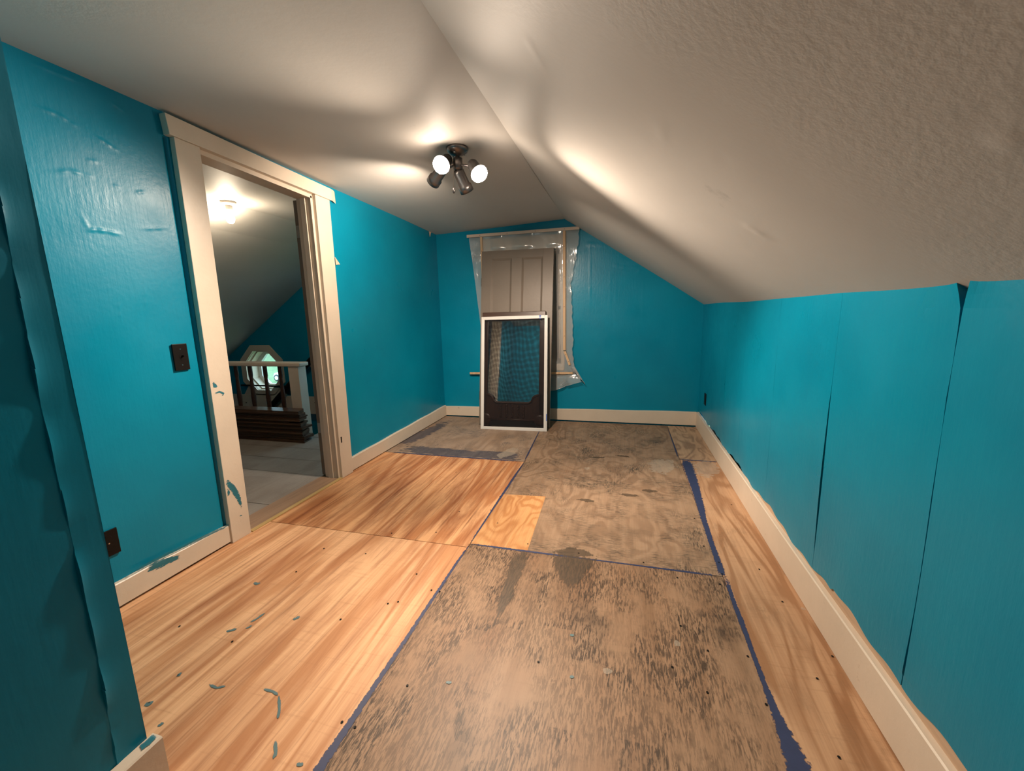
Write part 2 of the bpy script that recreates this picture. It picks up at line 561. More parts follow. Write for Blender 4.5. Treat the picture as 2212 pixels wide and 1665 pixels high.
def tube(path, rad, seg=10):
    path = [Vector(p) for p in path]
    vs, fs = [], []
    for i, p in enumerate(path):
        d = (path[min(i + 1, len(path) - 1)] - path[max(i - 1, 0)]).normalized()
        t = Vector((0, 0, 1)) if abs(d.z) < 0.9 else Vector((1, 0, 0))
        u = d.cross(t).normalized()
        w = d.cross(u)
        for k in range(seg):
            a = 2 * math.pi * k / seg
            vs.append(p + (u * math.cos(a) + w * math.sin(a)) * rad)
    n = len(path)
    for i in range(n - 1):
        for k in range(seg):
            k2 = (k + 1) % seg
            fs.append((i * seg + k, i * seg + k2, (i + 1) * seg + k2, (i + 1) * seg + k))
    fs.append(tuple(range(seg))[::-1])
    fs.append(tuple((n - 1) * seg + k for k in range(seg)))
    return pyd(vs, fs)


def join_meshes(meshes):
    bm = bmesh.new()
    for me in meshes:
        bm.from_mesh(me)
    return bm_mesh(bm)


def strip_mesh(rows):
    """rows of points (equal length) -> quad sheet"""
    n = len(rows[0])
    vs = [p for r in rows for p in r]
    fs = []
    for i in range(len(rows) - 1):
        for j in range(n - 1):
            fs.append((i * n + j, i * n + j + 1, (i + 1) * n + j + 1, (i + 1) * n + j))
    return pyd(vs, fs)


def ribbon(path, widths, normal, lift):
    """paint film along a path lying on a surface; uv v = 0 at the rims, 1 in the middle"""
    path = [Vector(p) for p in path]
    N = Vector(normal)
    vs, uvs, fs = [], [], []
    L = len(path)
    for i, p in enumerate(path):
        d = (path[min(i + 1, L - 1)] - path[max(i - 1, 0)]).normalized()
        s = d.cross(N).normalized()
        endv = 0.0 if i in (0, L - 1) else 1.0
        for q, vv in ((-1, 0), (-0.5, 0.6), (0, 1), (0.5, 0.6), (1, 0)):
            vs.append(p + s * widths[i] * q + N * lift)
            uvs.append((i / (L - 1), vv * endv))
    for i in range(L - 1):
        for j in range(4):
            fs.append((i * 5 + j, i * 5 + j + 1, (i + 1) * 5 + j + 1, (i + 1) * 5 + j))
    me = pyd(vs, fs)
    uvl = me.uv_layers.new(name='UVMap')
    for lp in me.loops:
        uvl.data[lp.index].uv = uvs[lp.vertex_index]
    return me


def blob(pts, normal, lift, inner=0.55):
    """paint film of any outline; uv v = 0 at the rim, 1 at the heart"""
    pts = [Vector(p) for p in pts]
    N = Vector(normal)
    c = sum(pts, Vector()) / len(pts)
    n = len(pts)
    vs = [p + N * lift for p in pts] + [c + (p - c) * inner + N * lift for p in pts] + [c + N * lift]
    fs = [(i, (i + 1) % n, n + (i + 1) % n, n + i) for i in range(n)] + [(n + i, n + (i + 1) % n, 2 * n) for i in range(n)]
    me = pyd(vs, fs)
    uvl = me.uv_layers.new(name='UVMap')
    for lp in me.loops:
        k = lp.vertex_index
        uvl.data[lp.index].uv = (0.5, 0.0 if k < n else (0.8 if k < 2 * n else 1.0))
    return me


def seg_dist(P, a, b):
    ab = b - a
    t = np.clip(((P - a) @ ab) / (ab @ ab), 0, 1)
    return np.linalg.norm(P - (a + t[:, None] * ab), axis=1), t


def soft_noise(u, v, scale, seed, octs=3):
    r = np.random.default_rng(seed)
    z = np.zeros_like(u)
    amp = 1.0
    for o in range(octs):
        for _ in range(4):
            a = r.uniform(0, 6.28)
            k = scale * (1.9 ** o) * r.uniform(0.7, 1.3)
            z += amp * np.sin(k * (u * math.cos(a) + v * math.sin(a)) + r.uniform(0, 6.28))
        amp *= 0.5
    return z / 4.0


def ridges(U, V, lines):
    """lines: (points, height, width); each crease swells in the middle and dies out at its ends"""
    P = np.stack([U, V], 1)
    z = np.zeros(len(U))
    for pts, h, w in lines:
        best = np.zeros(len(U))
        n = len(pts) - 1
        for k, (a, b) in enumerate(zip(pts[:-1], pts[1:])):
            d, t = seg_dist(P, np.array(a, float), np.array(b, float))
            tt = (k + t) / n
            wob = 0.7 + 0.3 * np.sin(tt * 19 + k + h * 900)
            best = np.maximum(best, np.exp(-(d / w) ** 2) * np.sin(math.pi * np.clip(tt, 0.02, 0.98)) ** 0.7 * wob)
        z += h * best
    return z


# ================================================================== STRUCTURE
# ---- floor of the bedroom: subfloor slab with plywood sheets on it
floor = link('floor', box(-0.02, W + 0.02, YN, D, -0.12, -0.014), 'dark')
tag(floor, 'plywood sheet floor of the teal attic bedroom', 'floor', kind='structure')
G = 0.0016


def sheet(x0, x1, y0, y1, mat, dz=0.0):
    return link('plywood_sheet', box(x0 + G, x1 - G, y0 + G, y1 - G, -0.0138, dz, 0.0012), mat, floor)


sheet(-0.018, 1.287, 1.86, 3.15, 'ply_left')
sheet(-0.018, 1.287, -0.55, 1.86, 'ply_left2')
sheet(-0.018, 1.287, YN, -0.55, 'ply_left')
link('plywood_sheet', prism([(-0.016, 3.152, -0.0138), (1.285, 3.152, -0.0138), (1.203, D - 0.022, -0.0138), (-0.016, D - 0.022, -0.0138)], (0, 0, 0.0142)), 'ply_patch', floor)
link('plywood_sheet', prism([(1.2886, 1.8926, -0.0138), (2.5124, 1.8926, -0.0138), (2.5124, D - 0.022, -0.0138), (1.2066, D - 0.022, -0.0138), (1.2886, 3.152, -0.0138)], (0, 0, 0.0138)), 'ply_mid_far', floor)
sheet(1.287, 2.514, -0.55, 1.891, 'ply_mid_near')
sheet(1.287, 2.514, YN, -0.55, 'ply_mid_far')
sheet(2.514, W + 0.018, 3.448, D - 0.02, 'ply_right_far')
sheet(2.514, W + 0.018, 1.0, 3.448, 'ply_right')
sheet(2.514, W + 0.018, YN, 1.0, 'ply_right')
UP = (0, 0, 1)


def fl(px, py):
    p = at(px, py, 2, 0.0)
    return Vector((p.x, p.y, 0.0))


# lighter amber area where a cabinet stood on the middle sheet
link('bare_wood_patch', prism([(1.292, 1.897, 0.0001), (1.60, 1.897, 0.0001), (1.575, 2.545, 0.0001), (1.292, 2.52, 0.0001)], (0, 0, 0.0005)), 'amber', floor)


def mark(path, widths, mat, lift=0.0009):
    return link('paint_mark', ribbon(path, widths, UP, lift), mat, floor)


def vline(x, ys, ws, mat='blue'):
    return mark([(x if not callable(x) else x(y), y, 0) for y in ys], ws, mat)


# blue paint pressed into the sheet seams
ys = [0.3, 0.55, 0.75, 0.9, 1.1, 1.3, 1.5, 1.7, 1.89]
vline(1.284, ys, [0.024, 0.022, 0.018, 0.013, 0.010, 0.009, 0.008, 0.008, 0.007])
ys = [1.89, 2.1, 2.3, 2.5, 2.7, 2.9, 3.16]
vline(1.286, ys, [0.006, 0.006, 0.007, 0.009, 0.010, 0.010, 0.010])
vline(lambda y: 1.286 - (y - 3.152) * 0.0612, [3.16, 3.4, 3.7, 4.0, 4.2, 4.45], [0.010, 0.008, 0.006, 0.005, 0.004, 0.003])
mark([(1.28 + i * 0.2055, 1.891, 0) for i in range(7)], [0.010, 0.009, 0.008, 0.007, 0.006, 0.008, 0.010], 'blue')
mark([(0.05 + i * 0.2, 3.152, 0) for i in range(7)], [0.012] * 7, 'blue')
mark([(2.50 + i * 0.075, 3.446, 0) for i in range(5)], [0.012] * 5, 'blue')
# wide brushed wedge between middle sheet and the strip by the knee wall
wy = [3.45, 3.36, 3.2, 3.0, 2.8, 2.6, 2.45, 2.2, 1.95, 1.88]
wc = [2.552, 2.556, 2.553, 2.549, 2.542, 2.533, 2.524, 2.518, 2.516, 2.514]
ww = [0.030, 0.046, 0.044, 0.038, 0.032, 0.025, 0.018, 0.015, 0.018, 0.020]
mark([(c, y, 0) for c, y in zip(wc, wy)], ww, 'blue')
wy = [1.9, 1.75, 1.6, 1.45, 1.32, 1.2, 1.1, 1.0, 0.9]
ww = [0.014, 0.010, 0.012, 0.009, 0.010, 0.018, 0.032, 0.045, 0.05]
mark([(2.516 + 0.35 * w_, y, 0) for y, w_ in zip(wy, ww)], ww, 'blue')
vline(2.508, [3.45, 3.8, 4.1, 4.45], [0.010, 0.007, 0.005, 0.004])
# blue-grey wash on the grey back patch and a white spill on it
link('paint_mark', ribbon([(0.1, 3.27, 0), (0.3, 3.26, 0), (0.6, 3.25, 0), (0.9, 3.25, 0), (1.1, 3.26, 0), (1.24, 3.3, 0)],
                          [0.09, 0.11, 0.10, 0.10, 0.12, 0.12], UP, 0.0010), 'bluethin', floor)
link('paint_mark', ribbon([(0.06, 3.3, 0), (0.05, 3.6, 0), (0.10, 3.9, 0), (0.1, 4.3, 0)], [0.06, 0.10, 0.09, 0.08], UP, 0.0011), 'bluethin', floor)
link('paint_mark', blob([fl(*a) for a in [(1070, 984), (1090, 972), (1108, 966), (1125, 968), (1118, 980), (1095, 988), (1075, 992)]], UP, 0.0014), 'white_spill', floor)
for pts in ([(1395, 1000), (1420, 990), (1455, 993), (1465, 1010), (1440, 1026), (1405, 1020)],
            [(1492, 1000), (1520, 994), (1548, 998), (1560, 1020), (1530, 1036), (1500, 1024)]):
    link('paint_mark', blob([fl(*a) for a in pts], UP, 0.0014), 'white_spill', floor)
for px, py, r in ((1462, 1390, 0.018), (1310, 1450, 0.02), (1735, 1315, 0.012), (1270, 1012, 0.03)):
    c = fl(px, py)
    link('paint_mark', blob([c + Vector((math.cos(a) * r * random.uniform(0.6, 1.3), math.sin(a) * r * random.uniform(0.6, 1.3), 0)) for a in np.linspace(0, 5.6, 9)], UP, 0.0012), 'white_spill', floor)
# dark stains at the cross seam
link('floor_stain', ribbon([fl(*a) for a in [(1130, 1190), (1122, 1206), (1112, 1235), (1103, 1258), (1092, 1290), (1084, 1310), (1076, 1335)]],
                           [0.030, 0.045, 0.040, 0.032, 0.030, 0.022, 0.015], UP, 0.0010), 'burn', floor)
link('floor_stain', blob([fl(*a) for a in [(1188, 1197), (1230, 1196), (1290, 1206), (1284, 1222), (1262, 1245), (1248, 1270), (1222, 1272), (1205, 1250), (1192, 1225)]], UP, 0.0011), 'burn', floor)
link('floor_stain', blob([fl(*a) for a in [(1190, 1192), (1230, 1180), (1270, 1188), (1290, 1202), (1240, 1204), (1205, 1200)]], UP, 0.0012), 'burn', floor)
for a in [(1400, 1060), (1560 - 200, 1070), (1290, 988), (1345, 985), (1265, 1080)]:
    c = fl(*a)
    link('floor_stain', blob([c + Vector((math.cos(t) * random.uniform(0.04, 0.09), math.sin(t) * random.uniform(0.015, 0.035), 0)) for t in np.linspace(0, 5.6, 9)], UP, 0.0011), 'burn', floor)
# teal paint drips
drips = [([(488, 1364), (500, 1362), (512, 1358)], 0.009), ([(540, 1345), (556, 1336), (572, 1324)], 0.007),
         ([(632, 1339), (640, 1336), (648, 1331)], 0.010), ([(565, 1487), (590, 1494), (602, 1502)], 0.006),
         ([(602, 1502), (604, 1530), (600, 1556)], 0.006), ([(450, 1478), (468, 1486), (488, 1482)], 0.006),
         ([(594, 1598), (596, 1625), (592, 1640)], 0.007), ([(530, 1358), (538, 1355), (545, 1350)], 0.006),
         ([(640, 1650), (648, 1652), (656, 1650)], 0.007), ([(384, 1458), (386, 1460), (390, 1452)], 0.008),
         ([(548, 1258), (556, 1262), (562, 1258)], 0.010), ([(316, 1518), (322, 1522), (328, 1514)], 0.012),
         ([(963, 1473), (970, 1475), (976, 1473)], 0.007), ([(340, 1570), (348, 1565), (354, 1560)], 0.008),
         ([(1231, 1370), (1235, 1373), (1239, 1370)], 0.008), ([(1231, 1461), (1235, 1463), (1239, 1460)], 0.008)]
for pts, w_ in drips:
    p = [fl(*a) for a in pts]
    p = [p[0], (p[0] + p[1]) / 2, p[1], (p[1] + p[2]) / 2, p[2]]
    link('paint_drip', ribbon(p, [w_ * 0.5, w_ * 0.9, w_ * 0.75, w_ * 0.95, w_ * 0.5], UP, 0.0015), 'tealdrip', floor)
# nail and screw heads
bm = bmesh.new()
heads = [(846, 1152), (790, 1196), (1322 - 380, 1150), (736, 1338), (932, 1275), (950, 1278), (838, 1304), (860, 1300), (739, 1560), (767, 1571), (502, 1386),
         (388, 1353), (880, 1481), (1163, 1430), (1030, 1184), (1560, 1240), (1555, 1262), (1463, 1248), (1529, 1406), (1615, 1418), (1470, 1352), (1655, 1522),
         (1812, 1636), (1452, 1441), (1528, 1496), (1798, 1418), (1080, 1072), (1060, 1102), (1075, 1130), (992, 1105), (700, 1185), (640, 1235), (900, 1240), (1520, 1180),
         (1500, 1120), (1553, 1215), (1250, 1195), (1390, 1215), (1140, 1175), (1690, 1300), (1640, 1230), (1765, 1466), (1580, 1090), (1535, 1000), (985, 1020)]
for a in heads:
    c = fl(*a)
    vs = [bm.verts.new((c.x + 0.0042 * math.cos(t), c.y + 0.0042 * math.sin(t), 0.0022)) for t in np.linspace(0, 2 * math.pi, 9)[:-1]]
    bm.faces.new(vs)
nh = link('nail_heads', bm_mesh(bm), 'plate', floor)
nh['kind'] = 'stuff'

# ---- ceiling: flat strip and the long roof slope
ny = 40
rows = []
for x in np.linspace(-0.02, R, 12):
    rows.append([(x, y, zceil(x, y) + 0.003 * math.sin(2.1 * y + 3 * x)) for y in np.linspace(YN, D + 0.02, ny)])
rows_t = [[(p[0], p[1], p[2] + 0.05) for p in r] for r in rows]
ceiling = link('ceiling', join_meshes([strip_mesh(rows), strip_mesh(rows_t)]), 'plaster', smooth=True)
tag(ceiling, 'flat white painted ceiling strip above the doorway', 'ceiling', kind='structure')
nu, nv = 110, 300
u = np.linspace(0, 1, nu)
yv = np.linspace(YN, D + 0.02, nv)
U, Y = np.meshgrid(u, yv, indexing='ij')
X = R + U * (XR + 0.03 - R)
slope_k = (H - K) / (W - R)
Z = H - (X - R) * slope_k
sl = math.hypot(W - R, H - K)
scars = []
for pts, h, w_ in [([(2066, 250), (2100, 268), (2130, 290), (2152, 303)], 0.005, 0.006), ([(2150, 200), (2180, 170), (2212, 150)], -0.005, 0.006),
                   ([(2050, 205), (2090, 225)], -0.004, 0.008), ([(1130, 75), (1148, 115), (1160, 145)], 0.004, 0.006), ([(1530, 325), (1550, 340)], -0.004, 0.006),
                   ([(1580, 470), (1640, 505)], 0.004, 0.02), ([(1405, 245), (1410, 300)], 0.0015, 0.012)]:
    q = []
    for a in pts:
        d = _f + (a[0] - PX) / F_PX * _r - (a[1] - PY) / F_PX * _u
        n = Vector((slope_k, 0, 1))
        t = (Vector((R, 0, H)) - CAM).dot(n) / d.dot(n)
        p = CAM + t * d
        q.append(((p.x - R) / (W - R) * sl, p.y))
    scars.append((q, h, w_))
S = U * sl
zz = ridges(S.ravel(), Y.ravel(), scars) + 0.004 * soft_noise(S.ravel(), Y.ravel(), 3.0, 5, 2) * np.clip(U.ravel() * 6, 0, 1)
nrm = np.array([-slope_k, 0, -1.0])
nrm /= np.linalg.norm(nrm)
P = np.stack([X.ravel(), Y.ravel(), Z.ravel()], 1) + zz[:, None] * nrm
rows = P.reshape(nu, nv, 3)
sc_front = strip_mesh([[tuple(p) for p in r] for r in rows])
sc_back = strip_mesh([[(x, y, H - (x - R) * slope_k + 0.05) for y in (YN, D + 0.02)] for x in (R, XR + 0.05)])
o = link('sloped_ceiling', join_meshes([sc_front, sc_back]), 'slope', ceiling, smooth=True)
o['label'] = 'long sloping roof side of the ceiling'


# ---- wall with the doorway (left)
def wall_grid(fn, us, vs_, keep):
    n, m = len(us), len(vs_)
    UU, VV = np.meshgrid(us, vs_, indexing='ij')
    P = fn(UU.ravel(), VV.ravel())
    fs = []
    for i in range(n - 1):
        for j in range(m - 1):
            if keep((us[i] + us[i + 1]) / 2, (vs_[j] + vs_[j + 1]) / 2):
                fs.append((i * m + j, (i + 1) * m + j, (i + 1) * m + j + 1, i * m + j + 1))
    me = pyd(P, fs)
    bm = bmesh.new()
    bm.from_mesh(me)
    bmesh.ops.delete(bm, geom=[v for v in bm.verts if not v.link_faces], context='VERTS')
    me2 = bpy.data.meshes.new('m')
    bm.to_mesh(me2)
    bm.free()
    return me2


def L2(px, py):
    p = at(px, py, 0, XL)
    return (p.y, p.z)


DY0, DY1, DZ = 1.728, 2.548, 2.052     # rough door opening
lw = []
for pts, h, w_ in [([(70, 228), (128, 249), (168, 276)], 0.006, 0.010), ([(202, 292), (230, 310), (255, 326)], 0.006, 0.009),
                   ([(181, 498), (205, 496), (229, 499), (269, 508)], 0.009, 0.010), ([(104, 374), (155, 370), (202, 383)], 0.006, 0.012),
                   ([(292, 417), (313, 414)], 0.006, 0.009), ([(303, 494), (363, 492)], 0.006, 0.009), ([(183, 346), (215, 350)], 0.005, 0.010),
                   ([(54, 130), (185, 182)], 0.005, 0.012), ([(232, 215), (276, 245)], 0.004, 0.010), ([(180, 470), (190, 495)], 0.005, 0.01),
                   ([(255, 640), (262, 700)], 0.003, 0.006), ([(310, 600), (318, 680)], 0.003, 0.006), ([(240, 400), (262, 405)], 0.004, 0.008)]:
    lw.append(([L2(*a) for a in pts], h * 0.40, w_ * 0.6))


def left_fn(y, z):
    d = ridges(y, z, lw) + 0.0045 * soft_noise(y, z, 7.0, 11, 3) * np.clip((z - 0.9) * 2.0, 0.15, 1) * np.where(y < 1.8, 1.0, 0.3)
    zz_ = np.array([min(zv, zceil(0, yv_) + 0.004) for yv_, zv in zip(y, z)])
    # open joint between the wallboard and the near casing
    d = np.where((y > 1.597) & (y < 1.610) & (z > 0.10) & (z < 2.05), -0.030, d)
    return np.stack([XL + d, y, zz_], 1)


usg = np.concatenate([np.linspace(GY - 0.02, DY0, 220), np.linspace(DY0, DY1, 8)[1:], np.linspace(DY1, D + 0.02, 60)[1:]])
vsg = np.concatenate([np.linspace(-0.02, DZ, 380), np.linspace(DZ, 2.17, 26)[1:]])
front = wall_grid(left_fn, usg, vsg, lambda y, z: not (DY0 < y < DY1 and z < DZ))
XH = -0.128
backside = wall_grid(lambda y, z: np.stack([np.full_like(y, XH), y, z], 1), np.array([0.0, DY0, DY1, D + 0.1]), np.array([-0.02, DZ, 2.3]),
                     lambda y, z: not (DY0 < y < DY1 and z < DZ))
wall_left = link('wall_left', join_meshes([front, backside]), 'teal', smooth=True)
tag(wall_left, 'glossy teal painted wall with the open doorway', 'wall', kind='structure')

# ---- boxed-out wall close beside the camera
seam = [(1.6, 0.568), (1.438, 0.568), (1.307, 0.566), (1.092, 0.561), (0.75, 0.562), (0.397, 0.560), (0.155, 0.553), (0.0, 0.552)]


def near_fn(y, z):
    d = 0.0015 * soft_noise(y, z, 5.0, 21, 3)
    zs = np.array([s_[0] for s_ in seam][::-1])
    ysm = np.array([s_[1] for s_ in seam][::-1])
    yc = np.interp(z, zs, ysm)
    s = y - yc
    bulge = 0.55 + 0.45 * np.sin(z * 17.0 + 1.0) * np.sin(z * 6.3 + 0.4) + 0.3 * np.sin(z * 41.0)
    # curled paper edge: right side stands proud of the left
    d += np.where(s > 0, 0.0065 * np.clip(bulge, 0.1, 1.2) * np.exp(-(s / 0.016)), -0.0035 * np.clip(bulge, 0, 1) * np.exp(-(-s / 0.02)))
    return np.stack([GX + d, y, z], 1)


usn = np.concatenate([np.linspace(YN, 0.40, 20), np.linspace(0.41, 0.54, 14), np.linspace(0.543, 0.582, 26), np.linspace(0.588, GY, 8)])
vsn = np.linspace(-0.02, 2.17, 200)
nf = wall_grid(near_fn, usn, vsn, lambda y, z: True)
ends = pyd([(XL, GY, -0.02), (GX, GY, -0.02), (GX, GY, 2.17), (XL, GY, 2.17)], [(0, 1, 2, 3)])
wall_near = link('wall_near', join_meshes([nf, ends]), 'teal_flat', smooth=False)
tag(wall_near, 'dark shaded teal boxed-out wall with a curling paper seam', 'wall', kind='structure')

# ---- gable wall at the far end, with a window opening
WX0, WX1, WZ0, WZ1 = 0.575, 1.395, 0.64, 1.865
ztop = lambda x: zceil(x, D) + 0.004


def B2(px, py):
    p = at(px, py, 1, D)
    return (p.x, p.z)


bw = []
for pts, h, w_ in [([(1262, 530), (1275, 527), (1310, 530)], 0.006, 0.012), ([(1320, 570), (1345, 577), (1385, 578)], 0.007, 0.014), ([(1340, 550), (1372, 562)], -0.005, 0.012),
                   ([(1372, 590), (1390, 578), (1400, 580)], 0.007, 0.012), ([(1460, 672), (1490, 655)], 0.005, 0.014), ([(1275, 505), (1274, 620), (1272, 700)], 0.004, 0.008),
                   ([(1318, 560), (1316, 700)], 0.003, 0.007), ([(1330, 600), (1328, 730)], 0.003, 0.007), ([(1391, 600), (1387, 710)], 0.003, 0.008),
                   ([(1215, 842), (1214, 880)], 0.003, 0.006), ([(1250, 545), (1285, 530)], -0.004, 0.012)]:
    bw.append(([B2(*a) for a in pts], h * 0.6, w_ * 0.7))


def back_fn(x, v):
    zt = np.array([ztop(a) for a in x])
    z = np.where(zt > 0, v * zt, 0)
    d = ridges(x, z, bw) + 0.003 * soft_noise(x, z * 0.6, 5.0, 31, 3) * np.clip(x - 1.2, 0, 1)
    return np.stack([x, D - d, z], 1)


usb = np.unique(np.concatenate([np.linspace(XL - 0.02, WX0, 20), np.linspace(WX0, WX1, 12), np.linspace(WX1, XR + 0.03, 120)]))
zt0 = ztop(0.9)
vsb = np.unique(np.concatenate([np.linspace(-0.01, WZ0 / zt0, 40), np.linspace(WZ0 / zt0, WZ1 / zt0, 80), np.linspace(WZ1 / zt0, 1, 14)]))
bfront = wall_grid(back_fn, usb, vsb, lambda x, v: not (WX0 < x < WX1 and WZ0 / zt0 < v < WZ1 / zt0))
bback = wall_grid(lambda x, z: np.stack([x, np.full_like(x, D + 0.14), z], 1), np.array([-0.2, WX0, WX1, XR + 0.1]), np.array([-0.2, WZ0, WZ1, 2.4]),
                  lambda x, z: not (WX0 < x < WX1 and WZ0 < z < WZ1))
wall_back = link('wall_back', join_meshes([bfront, bback]), 'teal', smooth=True)
tag(wall_back, 'teal gable wall at the far end behind the leaning door', 'wall', kind='structure')

# ---- knee wall (right): separate wallboard panels over a dark cavity
wall_right = link('wall_right', join_meshes([box(XR + 0.14, XR + 0.16, YN, D + 0.1, -0.05, K + 0.07), box(XR + 0.012, XR + 0.16, YN, D + 0.1, K + 0.02, K + 0.07),
                                            box(XR + 0.012, XR + 0.16, YN, D + 0.1, -0.07, -0.02)]), 'dark')
tag(wall_right, 'low teal knee wall of split panels below the roof slope', 'wall', kind='structure')


def RZ(px, py):
    p = at(px, py, 0, XR)
    return (p.y, p.z)


zr = [0.0, 0.16, 0.195, 0.24, 0.32, 0.42, 0.52, 0.62, 0.72, 0.82, 0.9, 0.98, 1.06, 1.14, 1.19, 1.22, K + 0.012]
# joints: (y position by z, half gap by z)
g1 = [0.0015] * len(zr)
g_crack = [0.001, 0.001, 0.001, 0.0020, 0.0055, 0.0085, 0.0095, 0.0085, 0.0065, 0.0045, 0.0012, 0.0006, 0.0005, 0.0005, 0.0005, 0.0005, 0.0005]
g_seam = [0.002, 0.002, 0.0045, 0.0045, 0.0028, 0.0016, 0.0014, 0.0018, 0.0020, 0.0012, 0.0004, 0.0018, 0.0004, 0.0020, 0.0045, 0.012, 0.024]
g_thin = [0.0003] * 4 + [0.0010, 0.0010, 0.0005, 0.0003, 0.0003, 0.0008, 0.0008, 0.0003, 0.0003, 0.0003, 0.0006, 0.0008, 0.0003]
g_slot = [0.0005] * 6 + [0.0035, 0.0055, 0.0010, 0.0004, 0.0004, 0.0004, 0.0004, 0.0004, 0.0004, 0.0004, 0.0004]
joints = [(None, D + 0.01, [0] * len(zr)), ('slot', 3.42, g_slot), ('thin', 2.96, g_thin), ('thin', 2.375, g_thin), ('crack', 1.77, g_crack), ('seam', 1.205, g_seam),
          ('thin', 0.6, g_thin), ('thin', 0.0, g_thin), ('thin', -0.6, g_thin), (None, YN, [0] * len(zr))]
joints = joints[::-1]
zbot = 0.172
pi_ = 0
for (k0, y0, ga), (k1, y1, gb) in zip(joints[:-1], joints[1:]):
    ncol = 30
    rows_f = []
    amp = 0.0025
    for iz, z in enumerate(zr):
        ya, yb = y0 + ga[iz] + 0.003 * math.sin(7 * z + y0), y1 - gb[iz] + 0.003 * math.sin(7 * z + y1)
        r_ = []
        for t in np.linspace(0, 1, ncol):
            yy = ya + (yb - ya) * t
            zz1 = z
            if iz == 0:
                zz1 = zbot + 0.010 * math.sin(9 * yy) + 0.006 * math.sin(31 * yy) + (0.016 if 0.7 < yy < 1.6 else 0)
            elif iz in (1, 2):
                zz1 = 0.20 + 0.008 * iz
            elif iz == len(zr) - 1:
                zz1 = K + 0.002 - 0.0075 * max(0, math.sin(4.3 * yy + 0.6) + 0.35 * math.sin(23 * yy)) * (1 if yy < 3.2 else 0.2)
            bulge = amp * math.sin(math.pi * t) * math.sin(3 * z + y0)
            curl = 0.004 * (gb[iz] / 0.01) * math.exp(-(1 - t) * 14) + 0.003 * (ga[iz] / 0.01) * math.exp(-t * 14)
            r_.append((XR - bulge - curl, yy, zz1))
        rows_f.append(r_)
    fme = strip_mesh(rows_f)
    # thickness towards the cavity along every rim
    rim = [rows_f[i][0] for i in range(len(zr))] + rows_f[-1][1:] + [rows_f[i][-1] for i in range(len(zr) - 2, -1, -1)] + rows_f[0][-2:0:-1]
    n = len(rim)
    vs = list(rim) + [(XR + 0.012, p[1], p[2]) for p in rim]
    rme = pyd(vs, [(i, (i + 1) % n, n + (i + 1) % n, n + i) for i in range(n)])
    link('wall_panel', join_meshes([fme, rme]), 'teal', wall_right)
# bare furring visible in the slot and along the top and bottom gaps
link('furring_strip', box(XR + 0.004, XR + 0.018, 3.38, 3.46, 0.40, 0.72), 'lathx', wall_right)
link('furring_strip', box(XR + 0.004, XR + 0.02, YN, 2.8, 0.15, 0.225), 'rawwood', wall_right)
link('furring_strip', box(XR + 0.003, XR + 0.02, YN, 1.165, K - 0.02, K + 0.004), 'lathx', wall_right)
link('furring_strip', box(XR + 0.003, XR + 0.02, 1.245, 3.4, K - 0.02, K + 0.004), 'lathx', wall_right)

# ---- wall behind the camera
wall_front = link('wall_front', box(-0.1, XR + 0.1, YN - 0.06, YN, -0.1, 2.3), 'teal_flat')
tag(wall_front, 'plain teal wall behind the viewer', 'wall', kind='structure')


# ---- baseboards
def ragged_base(name, length_pts, h0, h1, out, thick, label, z0=0.010, end=None):
    pass


def baseboard(name, a, b, h0, h1, nrm_, thick, label, z0=0.008):
    """board from a to b (floor points on its front face), height h0 -> h1"""
    a, b, n = Vector(a), Vector(b), Vector(nrm_)
    steps = 24
    bm = bmesh.new()
    prev = None
    for i in range(steps + 1):
        t = i / steps
        p = a + (b - a) * t
        h = h0 + (h1 - h0) * t + 0.0018 * math.sin(23 * t + h0 * 50)
        ring = [bm.verts.new(p + Vector((0, 0, z0))), bm.verts.new(p + Vector((0, 0, h - 0.004))), bm.verts.new(p - n * 0.004 + Vector((0, 0, h))),
                bm.verts.new(p - n * thick + Vector((0, 0, h))), bm.verts.new(p - n * thick + Vector((0, 0, z0)))]
        if prev:
            for k in range(5):
                bm.faces.new((prev[k], prev[(k + 1) % 5], ring[(k + 1) % 5], ring[k]))
        else:
            bm.faces.new(ring[::-1])
        prev = ring
    bm.faces.new(prev)
    o = link(name, bm_mesh(bm), 'base')
    return tag(o, label, 'baseboard', kind='structure')


bb_l = baseboard('baseboard_left', (0.003, GY, 0), (0.003, 1.617, 0), 0.125, 0.106, (1, 0, 0), 0.021, 'cream baseboard smeared with teal beside the light switch wall', 0.012)
bb_lf = baseboard('baseboard_left_far', (0.003, 2.668, 0), (0.003, D - 0.018, 0), 0.112, 0.134, (1, 0, 0), 0.021, 'cream baseboard running from the doorway to the far corner', 0.009)
bb_b = baseboard('baseboard_back', (0.0, D - 0.019, 0), (W, D - 0.019, 0), 0.122, 0.158, (0, -1, 0), 0.019, 'cream baseboard along the gable wall', 0.014)
bb_r = baseboard('baseboard_right', (W, D - 0.02, 0), (W, YN, 0), 0.158, 0.146, (-1, 0, 0), 0.024, 'cream baseboard below the split knee wall panels', 0.002)
bb_n = baseboard('baseboard_near', (GX + 0.034, YN, 0), (GX + 0.034, GY + 0.014, 0), 0.14, 0.14, (1, 0, 0), 0.034, 'short cream baseboard end at the boxed-out wall', 0.002)
lnr = (1, 0, 0)


def on_x(px, py, x):
    p = at(px, py, 0, x)
    return Vector((x, p.y, p.z))


